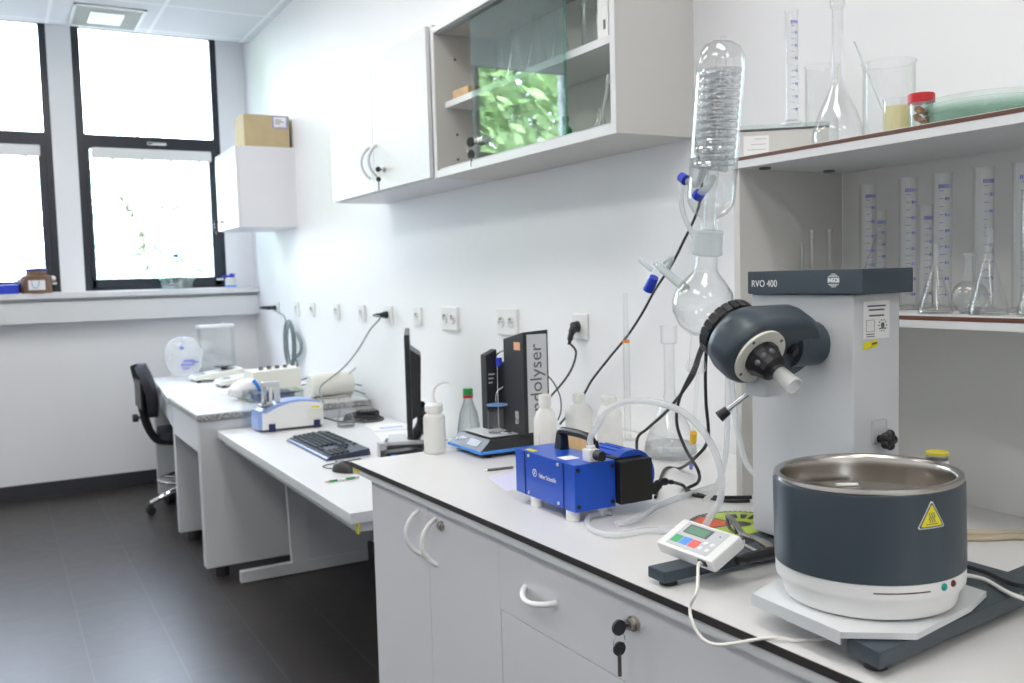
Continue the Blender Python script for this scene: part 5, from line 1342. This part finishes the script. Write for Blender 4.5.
b = box(B(), 1.062, 1.082, 4.26, 4.285, zt+.018, zt+.115, .003); t.part('post', b, 'chrome')
b = box(B(), 1.062, 1.145, 4.258, 4.287, zt+.095, zt+.118, .004); box(b, 1.122, 1.145, 4.258, 4.287, zt+.02, zt+.10, .003); t.part('bridge', b, 'silver_paint')
t.part('screw', cyl(B(), (1.103, 4.272, zt+.02), (1.103, 4.272, zt+.095), .008), 'white_plastic')
single('acrylic_sheet', box(B(), 1.00, 1.08, 4.412, 4.416, ZD, .895, .0005), 'acrylic', 'clear upright acrylic sheet standing left of the spectrometer', 'sheet', (1.04, 4.414, ZD))
t = Thing('glass_flask', 'clear waisted glass beaker on the desk right of the spectrometer', 'flask', (1.417, 4.141, ZD))
gm2 = Matrix.Translation((1.417, 4.141, ZD))
t.part('glass_body', vessel(B(), [(0, .002), (.040, 0), (.043, .006), (.042, .03), (.030, .075), (.0285, .09), (.031, .135), (.034, .150), (.036, .153)], .0018, gm2), 'glass')
t.part('water', lathe(B(), [(0, .005), (.0395, .006), (.0398, .02), (0, .02)], gm2, 32), 'pet')
t = Thing('power_adapter', 'black power adapter with coiled leads by the wall on the desk', 'adapter', (1.60, 4.33, ZD))
t.part('housing', box(B(), 1.55, 1.645, 4.29, 4.37, ZD+.004, ZD+.042, .006), 'black')
b = B()
for k in range(4):
    tube(b, [(1.55+.10*cos(a)*(1-.08*k), 4.27+.085*sin(a)+.01*k, ZD+.006+.007*k+.003*sin(2*a)) for a in [2*pi*i/12 for i in range(12)]], .0038, 7, 4, closed=True)
tube(b, [(1.46, 4.27, ZD+.005), (1.43, 4.31, ZD+.005), (1.36, 4.33, ZD+.03)], .0038, 7)
t.part('leads', b, 'rubber')
cord('green lead lying loose on the desk beyond the screen stand', [(1.40, 3.62, ZD+.004), (1.47, 3.70, ZD+.004), (1.58, 3.66, ZD+.004), (1.64, 3.5, ZD+.004)], .0028, 'grey_cord')

# ------------------------------------------------------------------ weighing table and far table items
ZB = .7902; ZA = .7882
t = Thing('centrifuge', 'cream boxy device with dark knobs on the weighing table', 'device', (1.32, 5.1, ZB))
t.part('housing', hexa(B(), [(1.20, 4.98, ZB+.008), (1.46, 4.98, ZB+.008), (1.46, 5.22, ZB+.008), (1.20, 5.22, ZB+.008), (1.20, 5.0, ZB+.125), (1.46, 5.0, ZB+.135), (1.46, 5.21, ZB+.135), (1.20, 5.21, ZB+.125)]), 'cream_plastic')
b = B()
for k in range(4): cyl(b, (1.27+k*.045, 5.10, ZB+.125), (1.27+k*.045, 5.10, ZB+.148), .012)
t.part('knobs', b, 'print_grey')
b = B()
for x in (1.23, 1.43):
    for y in (5.0, 5.2): cyl(b, (x, y, ZB), (x, y, ZB+.009), .012)
t.part('feet', b, 'rubber')
t = Thing('heating_drum', 'cream horizontal drum lying by the wall behind the spectrometer', 'drum', (1.50, 4.62, ZB))
t.part('drum', lathe(B(), [(0, 0), (.055, 0), (.062, .008), (.062, .22), (.055, .228), (0, .228)], frame_to((1.40, 4.64, ZB+.070), (1, 0, 0)), 36), 'cream_plastic')
b = box(B(), 1.42, 1.61, 4.60, 4.68, ZB, ZB+.012, .002); t.part('cradle', b, 'steel')
t.part('tube_end', tube(B(), [(1.60, 4.60, ZB+.12), (1.63, 4.57, ZB+.155)], .004, 8), 'grey_plastic')
t = Thing('tray', 'clear tray with dark blue contents on the weighing table', 'tray', (1.24, 4.76, ZB))
b = B(); hexa(b, [(1.13, 4.70, ZB), (1.36, 4.70, ZB), (1.36, 4.84, ZB), (1.13, 4.84, ZB), (1.11, 4.68, ZB+.005), (1.38, 4.68, ZB+.005), (1.38, 4.86, ZB+.005), (1.11, 4.86, ZB+.005)])
for a in ((1.108, 1.112, 4.678, 4.862), (1.378, 1.382, 4.678, 4.862), (1.11, 1.38, 4.677, 4.681), (1.11, 1.38, 4.859, 4.863)): box(b, *a, ZB+.004, ZB+.05)
t.part('tray_shell', b, 'glass_green')
b = box(B(), 1.135, 1.19, 4.70, 4.84, ZB+.0055, ZB+.045, .004); box(b, 1.215, 1.34, 4.70, 4.84, ZB+.0055, ZB+.043, .004)
t.part('blue_contents', b, 'navy')
t = Thing('paper_cone', 'white folded filter cloth with blue edge behind the tray', 'cloth', (1.15, 4.92, ZB))
b = B(); q = bmesh.ops.create_uvsphere(b, u_segments=20, v_segments=12, radius=1)
rn2 = random.Random(4)
for v in b.verts: v.co = V((.085*v.co.x*(1.1-.25*v.co.z), .055*v.co.y, .052*v.co.z*(1+.1*v.co.x))) + V((1.14, 4.915, ZB+.053)) + V((rn2.uniform(-.004, .004),)*3)
t.part('cloth', b, 'cloth_white', angle=80)
t.part('blue_edge', tube(B(), [(1.17, 4.868, ZB+.10), (1.19, 4.862, ZB+.07), (1.205, 4.862, ZB+.035)], .010, 8), 'sky_blue')
def balance(x, y, z, rz, label, pan=True):
    t = Thing('balance', label, 'balance', (x, y, z), rz, group='white bench balances')
    b = hexa(B(), [(0, -.095, .012), (.31, -.095, .012), (.31, .095, .012), (0, .095, .012), (.012, -.085, .040), (.31, -.09, .075), (.31, .09, .075), (.012, .085, .040)])
    bmesh.ops.bevel(b, geom=b.edges[:], offset=.010, segments=3, profile=.5, affect='EDGES')
    t.part('housing', b, 'cream_plastic', world=False)
    sl = axes((.065, 0, .0467), (0, -1, 0), (.298, 0, .035))
    if (sl.to_3x3() @ V((0, 0, 1))).z < 0: sl = axes((.065, 0, .0467), (0, 1, 0), (.298, 0, .035))
    t.part('display', box(B(), -.05, .05, -.022, .022, .0, .0015, mx=sl), 'screen_grey', world=False)
    b = B()
    for k in range(4): box(b, -.07+k*.036, -.07+k*.036+.028, -.046, -.030, .0, .0015, mx=sl)
    t.part('buttons', b, 'pale_blue', world=False)
    t.part('pan', lathe(B(), [(0, .082), (.06, .082), (.062, .084), (.062, .087), (0, .087)], Matrix.Translation((.21, 0, 0)), 36), 'black' if pan else 'steel', world=False)
    t.part('pan_support', cyl(B(), (.21, 0, .06), (.21, 0, .082), .02), 'print_grey', world=False)
    b = B()
    for u in (.03, .28):
        for v in (-.075, .075): cyl(b, (u, v, 0), (u, v, .02), .012)
    t.part('feet', b, 'rubber', world=False)
balance(1.06, 6.02, ZA, .05, 'white bench balance with black pan nearest the plastic bag')
balance(1.13, 5.62, ZA, .02, 'white bench balance with steel pan, nearer one beside the cream device', False)
t = Thing('plastic_bag', 'clear inflated plastic bag with blue print on the far table', 'bag', (1.10, 6.27, ZA))
b = B(); bmesh.ops.create_icosphere(b, subdivisions=5, radius=1)
for v in b.verts:
    c = v.co.copy(); k = 1+.03*sin(4*c.x+2)*cos(3*c.z)+.02*sin(5*c.y+3*c.z)
    v.co = V((.128*c.x*k, .085*c.y*k, .135*max(c.z, -.98)*k*(1-.08*c.x))) + V((1.075, 6.29, ZA+.141))
t.part('film', b, 'bag', angle=80)
b = B()
t.part('printed_mark', box(B(), 1.03, 1.06, 6.200, 6.203, ZA+.196, ZA+.216, .001), 'ink')
for (u, v_, w_, h_) in ((.01, -.02, .07, .018), (.0, -.045, .09, .016), (-.01, -.068, .05, .012), (.05, -.03, .04, .012)):
    box(b, 1.075+u-w_/2, 1.075+u+w_/2, 6.200, 6.203, ZA+.141+v_-h_/2, ZA+.141+v_+h_/2, .001)
t.part('lettering', b, 'ink')
t = Thing('acrylic_box', 'clear acrylic draught box with white lid on the far table', 'box', (1.36, 6.42, ZA))
b = B()
for a in ((1.195, 1.20, 6.38, 6.485), (1.415, 1.42, 6.38, 6.485), (1.20, 1.415, 6.38, 6.385), (1.20, 1.415, 6.48, 6.485)): box(b, *a, ZA, ZA+.315)
t.part('walls', b, 'acrylic')
b = box(B(), 1.19, 1.425, 6.375, 6.49, ZA+.3155, ZA+.335, .003); box(b, 1.345, 1.37, 6.42, 6.44, ZA+.335, ZA+.348, .003); t.part('lid', b, 'white_plastic')
single('paper_sheet', prism(B(), [(.93, 5.62), (1.08, 5.60), (1.09, 5.86), (.95, 5.88)], ZA, ZA+.0015), 'paper', 'white sheet of paper on the far table before the balances', 'paper', (1.0, 5.75, ZA))
t = Thing('cable_run', 'grey leads lying along the wall behind the cream drum', 'cable', (1.62, 5.0, ZB))
t.part('leads', tube(tube(B(), [(1.47, 5.08, ZB+.05), (1.55, 4.95, ZB+.09), (1.64, 4.80, ZB+.06), (1.65, 4.55, ZB+.06)], .004, 8), [(1.47, 5.05, ZB+.03), (1.58, 4.9, ZB+.05), (1.64, 4.7, ZB+.03), (1.65, 4.5, ZB+.02)], .004, 8), 'grey_cord')

# ------------------------------------------------------------------ window sill items
ZS = 1.3702
t = Thing('jar', 'squat brown jar with blue lid and white label on the window sill', 'jar', (.27, 6.83, ZS))
jm = Matrix.Translation((.262, 6.832, ZS))
t.part('body', lathe(B(), [(0, 0), (.088, 0), (.092, .004), (.092, .105), (.085, .116), (.062, .122), (.060, .15), (0, .15)], jm, 40), 'brown')
t.part('lid', lathe(B(), [(0, .1505), (.066, .1505), (.066, .160), (.062, .163), (0, .163)], jm, 36), 'blue')
b = B()
for i in range(10):
    a0, a1 = -2.15+1.1*i/10, -2.15+1.1*(i+1)/10
    hexa(b, [jm @ V((r*cos(a), r*sin(a), z)) for z in (.022, .085) for r, a in ((.0915, a0), (.0915, a1), (.0932, a1), (.0932, a0))])
lb = t.part('paper_label', b, 'paper', smooth=False)
t.part('blue_mark', tube(B(), [jm @ V((.0945*cos(a), .0945*sin(a), z)) for a, z in ((-1.92, .085), (-1.88, .05), (-1.7, .034), (-1.5, .05), (-1.45, .085))], .0022, 6), 'ink', lb)
b = ball(B(), jm @ V((-.098, 0, .085)), .018, u=14, v=10); ball(b, jm @ V((.098, 0, .095)), .018, u=14, v=10); t.part('side_knobs', b, 'cream_plastic')
single('storage_box', box(B(), -.05, .155, 6.785, 6.88, ZS, ZS+.062, .006), 'blue', 'deep blue flat box at the left edge of the window sill', 'box', (.05, 6.83, ZS))
t = Thing('desiccator', 'clear glass desiccator with blue knob on the sill before the window', 'desiccator', (1.12, 6.83, ZS))
dm = Matrix.Translation((1.145, 6.845, ZS)) @ Matrix.Diagonal((1, .52, 1, 1))
bd = t.part('glass_base', vessel(B(), [(0, .003), (.095, 0), (.104, .006), (.108, .03), (.110, .034), (.113, .05), (.115, .054), (.118, .072), (.128, .078), (.128, .088)], .004, dm, 44), 'glass_green')
b = B()
for z, r in ((.012, .106), (.036, .111), (.058, .117), (.082, .128)): lathe(b, [(r, z), (r+.003, z+.003), (r, z+.007), (r-.002, z+.003)], dm, 44, True)
t.part('rib', b, 'acrylic', bd)
ld = t.part('glass_lid', vessel(B(), [(.128, .0885), (.128, .096), (.110, .112), (.075, .150), (.040, .185), (.018, .205), (.014, .222)], .004, dm, 44), 'glass')
t.part('knob', cyl(B(), dm @ V((0, 0, .222)), dm @ V((0, 0, .245)), .017), 'blue', ld)
t.part('side_stopcock', tube(B(), [dm @ V((.10, -.02, .125)), dm @ V((.16, -.03, .13)), dm @ V((.175, -.03, .118))], [.007, .007, .010], 8), 'pale_blue', ld)
t = Thing('squeeze_bottle', 'small white squeeze bottle with blue cap in the sill corner', 'bottle', (1.50, 6.83, ZS))
qm = Matrix.Translation((1.515, 6.83, ZS))
t.part('body', lathe(B(), [(0, 0), (.036, 0), (.040, .005), (.040, .058), (.030, .072), (0, .072)], qm, 28), 'milky')
t.part('blue_band', lathe(B(), [(.0402, .004), (.0410, .004), (.0410, .016), (.0402, .016)], qm, 28, True), 'sky_blue')
b = cyl(B(), qm @ V((.01, 0, .0725)), qm @ V((.012, 0, .10)), .018); tube(b, [qm @ V((0, 0, .08)), qm @ V((-.04, 0, .082)), qm @ V((-.062, 0, .078))], .008, 8)
t.part('cap', b, 'blue')
